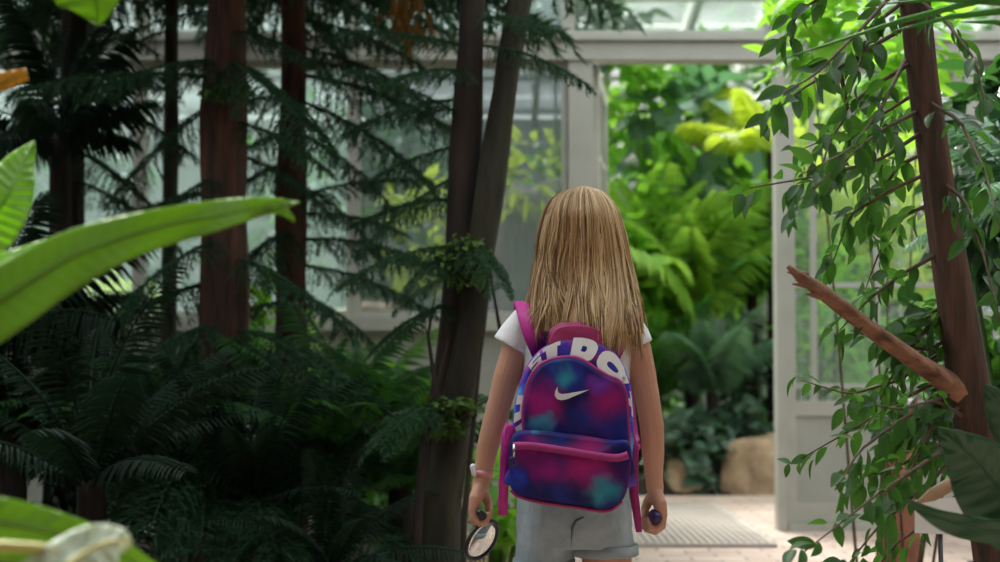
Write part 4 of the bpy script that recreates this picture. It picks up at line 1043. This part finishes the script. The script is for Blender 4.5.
def strand(poly, n):
    out = []
    for i in range(n + 1):
        s = i / n * (len(poly) - 1); j = min(int(s), len(poly) - 2); out.append(Vector(poly[j]).lerp(Vector(poly[j + 1]), s - j))
    return out
for q, poly in enumerate(TW):
    o_ = r.uniform(-.5, .35); n = 11
    pp = [pf(a[0], a[1], o_ * i / (len(poly) - 1)) for i, a in enumerate(poly)]
    pts = strand(pp, n); tw.tube(pts, [.0045 - .0035 * i / n for i in range(n + 1)], 5)
    for i in range(2, n + 1):
        for s in range(3):
            if r.random() < .2: continue
            a = pts[i]; dd = (pts[i] - pts[i - 1]).normalized(); side = dd.cross(Vector((0, 1, 0))).normalized() * (1 if (i + s) % 2 else -1) * r.uniform(.4, 1)
            dr = dd * .7 + side * r.uniform(.5, 1) + Vector((0, r.uniform(-.6, .6), -.35))
            lm.append(leaf_m(a + rdir(r) * .012, dr + rdir(r) * .5, r.uniform(.030, .060), r, None, 1.3))
part('twig', tw, 'twig', t); part('foliage', MB().tpl(*LT['ficus'], lm), 'ficus', t)
# crown above the frame
cm = []; r = random.Random(22)
for i in range(700):
    v = rdir(r) * r.random() ** .4; p = Vector((.75 + v.x * 1.0, df + .1 + v.y * .9, 2.15 + v.z * .5))
    cm.append(leaf_m(p, v + rdir(r) * .7 + Vector((0, 0, -.4)), r.uniform(.06, .10), r))
part('crown', MB().tpl(*LT['ficus'], cm), 'ficus', t)

# darker plants behind the leaning tree
shrub('glossy_shrub', 'dark glossy shrub at the right edge behind the leaning trunk', 'shrub', (935, 60, 1090, 300), 4.3, 420, .10, 'ovate', 'leaf_dark', .35, seed=91, base_y=640)
shrub('glossy_shrub', 'lower dark shrub at the right edge behind the leaning trunk', 'shrub', (955, 300, 1090, 480), 4.6, 320, .10, 'ovate', 'leaf_mid', .35, seed=92, base_y=640)
frond_plant('feathery_palm', 'greyish feathery palm at the right edge', 'palm', 1030, 230, 4.0, 14, .35, 'fern_grey', (-20, 70), 93, stem=1.1)
t = thing('strap_leaf_plant', 'plant with long narrow blades crossing the top right corner', 'plant', (1.35, 2.5, .02))
part('stem', MB().tube([(1.35, 2.5, -.02), (1.33, 2.5, .8), (1.20, 2.5, 1.45)], [.03, .025, .015], 8), 'green_stem', t)
for i, (a, b, c_) in enumerate((((1150, 10), (1000, 2), (880, 4)), ((1150, -5), (1010, 10), (890, 32)), ((1130, 60), (1030, 30), (960, 22)), ((1130, 30), (1020, -10), (780, 60)))):
    x = LT['strap']; mb = MB()
    mb.tube([P(*a, 2.45), P((a[0] + b[0]) / 2, (a[1] + b[1]) / 2 - 6, 2.45), P(*b, 2.45), P((b[0] + c_[0]) / 2, (b[1] + c_[1]) / 2 - 4, 2.45), P(*c_, 2.45)], [.006, .007, .006, .004, .0008], 6, False, .25)
    part('blade', mb, 'leaf_mid', t)
t = thing('broad_leaf_plant', 'dark broad-leaved plant in the lower right corner', 'plant', (.82, 2.35, .02))
part('stem', MB().tube([(.82, 2.35, -.02), (.80, 2.35, .3), (.76, 2.35, .55)], [.02, .016, .010], 8), 'green_stem', t)
blade([(1060, 540, 2.35), (1010, 500, 2.34), (975, 460, 2.32), (938, 428, 2.3)], [(44, 30), (46, 34), (34, 26), (1, 1)], 'broad_dark', t, 0, .3, 90, 8, rib=.003, rf=34)
blade([(1080, 545, 2.3), (1010, 535, 2.28), (950, 522, 2.26), (906, 500, 2.24)], [(10, 12), (12, 13), (12, 10), (1, 1)], 'broad_dark', t, 0)
blade([(1060, 470, 2.45), (1030, 440, 2.44), (1005, 410, 2.43), (985, 385, 2.42)], [(26, 26), (30, 28), (22, 20), (1, 1)], 'broad_dark', t, 0)
# red brown stump and label card behind it
dk = 5.6
t = thing('tree_stump', 'reddish brown dead stem standing behind the label card', 'stump', (P(897, 0, dk).x, dk, .02))
trunk([P(897, 590, dk), P(898, 530, dk), P(900, 470, dk), P(908, 440, dk), P(912, 395, dk)], [.07, .065, .055, .03, .018], 'terracotta', t, 12, .5)
part('snag', MB().tube([P(900, 480, dk), P(888, 462, dk - .03), P(884, 450, dk - .03)], [.045, .03, .008], 9, False, None, .4), 'terracotta', t)
dl = 2.75
t = thing('label_card', 'blank white plant label card below the curled dry leaf', 'label', (P(940, 0, dl).x, dl, .02))
mb = MB(); a, b, c_, d_ = P(915, 500, dl), P(966, 497, dl), P(967, 535, dl), P(915, 533, dl); q = Vector((0, .003, 0))
mb.add([tuple(v) for v in (a, b, c_, d_, a + q, b + q, c_ + q, d_ + q)], [(0, 1, 2, 3), (7, 6, 5, 4), (0, 4, 5, 1), (1, 5, 6, 2), (2, 6, 7, 3), (3, 7, 4, 0)])
part('card', mb, 'white_card', t, False)
part('stake', MB().tube([P(941, 530, dl) + Vector((0, .006, 0)), (P(941, 0, dl).x, dl + .006, -.03)], [.004, .003], 6), 'black', t)
mb = MB(); mb.tube([P(918, 502, 2.68), P(932, 495, 2.68), P(948, 486, 2.69), P(962, 477, 2.70)], [.003, .012, .013, .003], 8, True, .35, .4)
o = mb.build('dry_leaf', 'dry_leaf'); tag(o, 'curled dry brown leaf lying on top of the white label card', 'leaf')

shrub('slender_tree', 'slender bright-leaved tree between the leaning tree and the closed door', 'tree', (785, -60, 960, 130), 5.2, 240, .13, 'ovate', 'leaf_bright', .35, seed=95, base_y=700, stem='twig', nstem=4)
shrub('slender_tree', 'thin-stemmed leafy shrub low between the leaning tree and the closed door', 'shrub', (850, 300, 970, 470), 4.6, 200, .09, 'ovate', 'leaf_dark', .3, seed=96, base_y=680, stem='twig', nstem=5)

# like things share a group
GROUPS = {'conifer_tree': 'conifers in the left bed', 'fern': 'ferns of the left bed', 'palm': 'palms of the left bed', 'feathery_fern': 'feathery plants of the far room', 'leafy_shrub': 'leafy shrubs of the far room', 'leafy_tree': 'leafy trees of the far room',
          'bushy_shrub': 'round-leaved shrubs above the boulders', 'big_leaf_plant': 'large-leaved plants of the far room', 'dark_shrub': 'dark shrubs of the far room', 'hedge_tree': 'hedge trees along the far wall', 'leafy_plant': 'leafy plants of the left bed',
          'boulder': 'boulders edging the far bed', 'edging_stone': 'edging stones of the left bed', 'rock_outcrop': 'rocks behind the left-hand glass', 'glossy_shrub': 'dark shrubs at the right edge', 'slender_tree': 'thin-stemmed plants behind the leaning tree'}
for o in list(COL.objects):
    st = o.name.split('.')[0]
    if o.parent is None and 'label' in o and st in GROUPS: o['group'] = GROUPS[st]
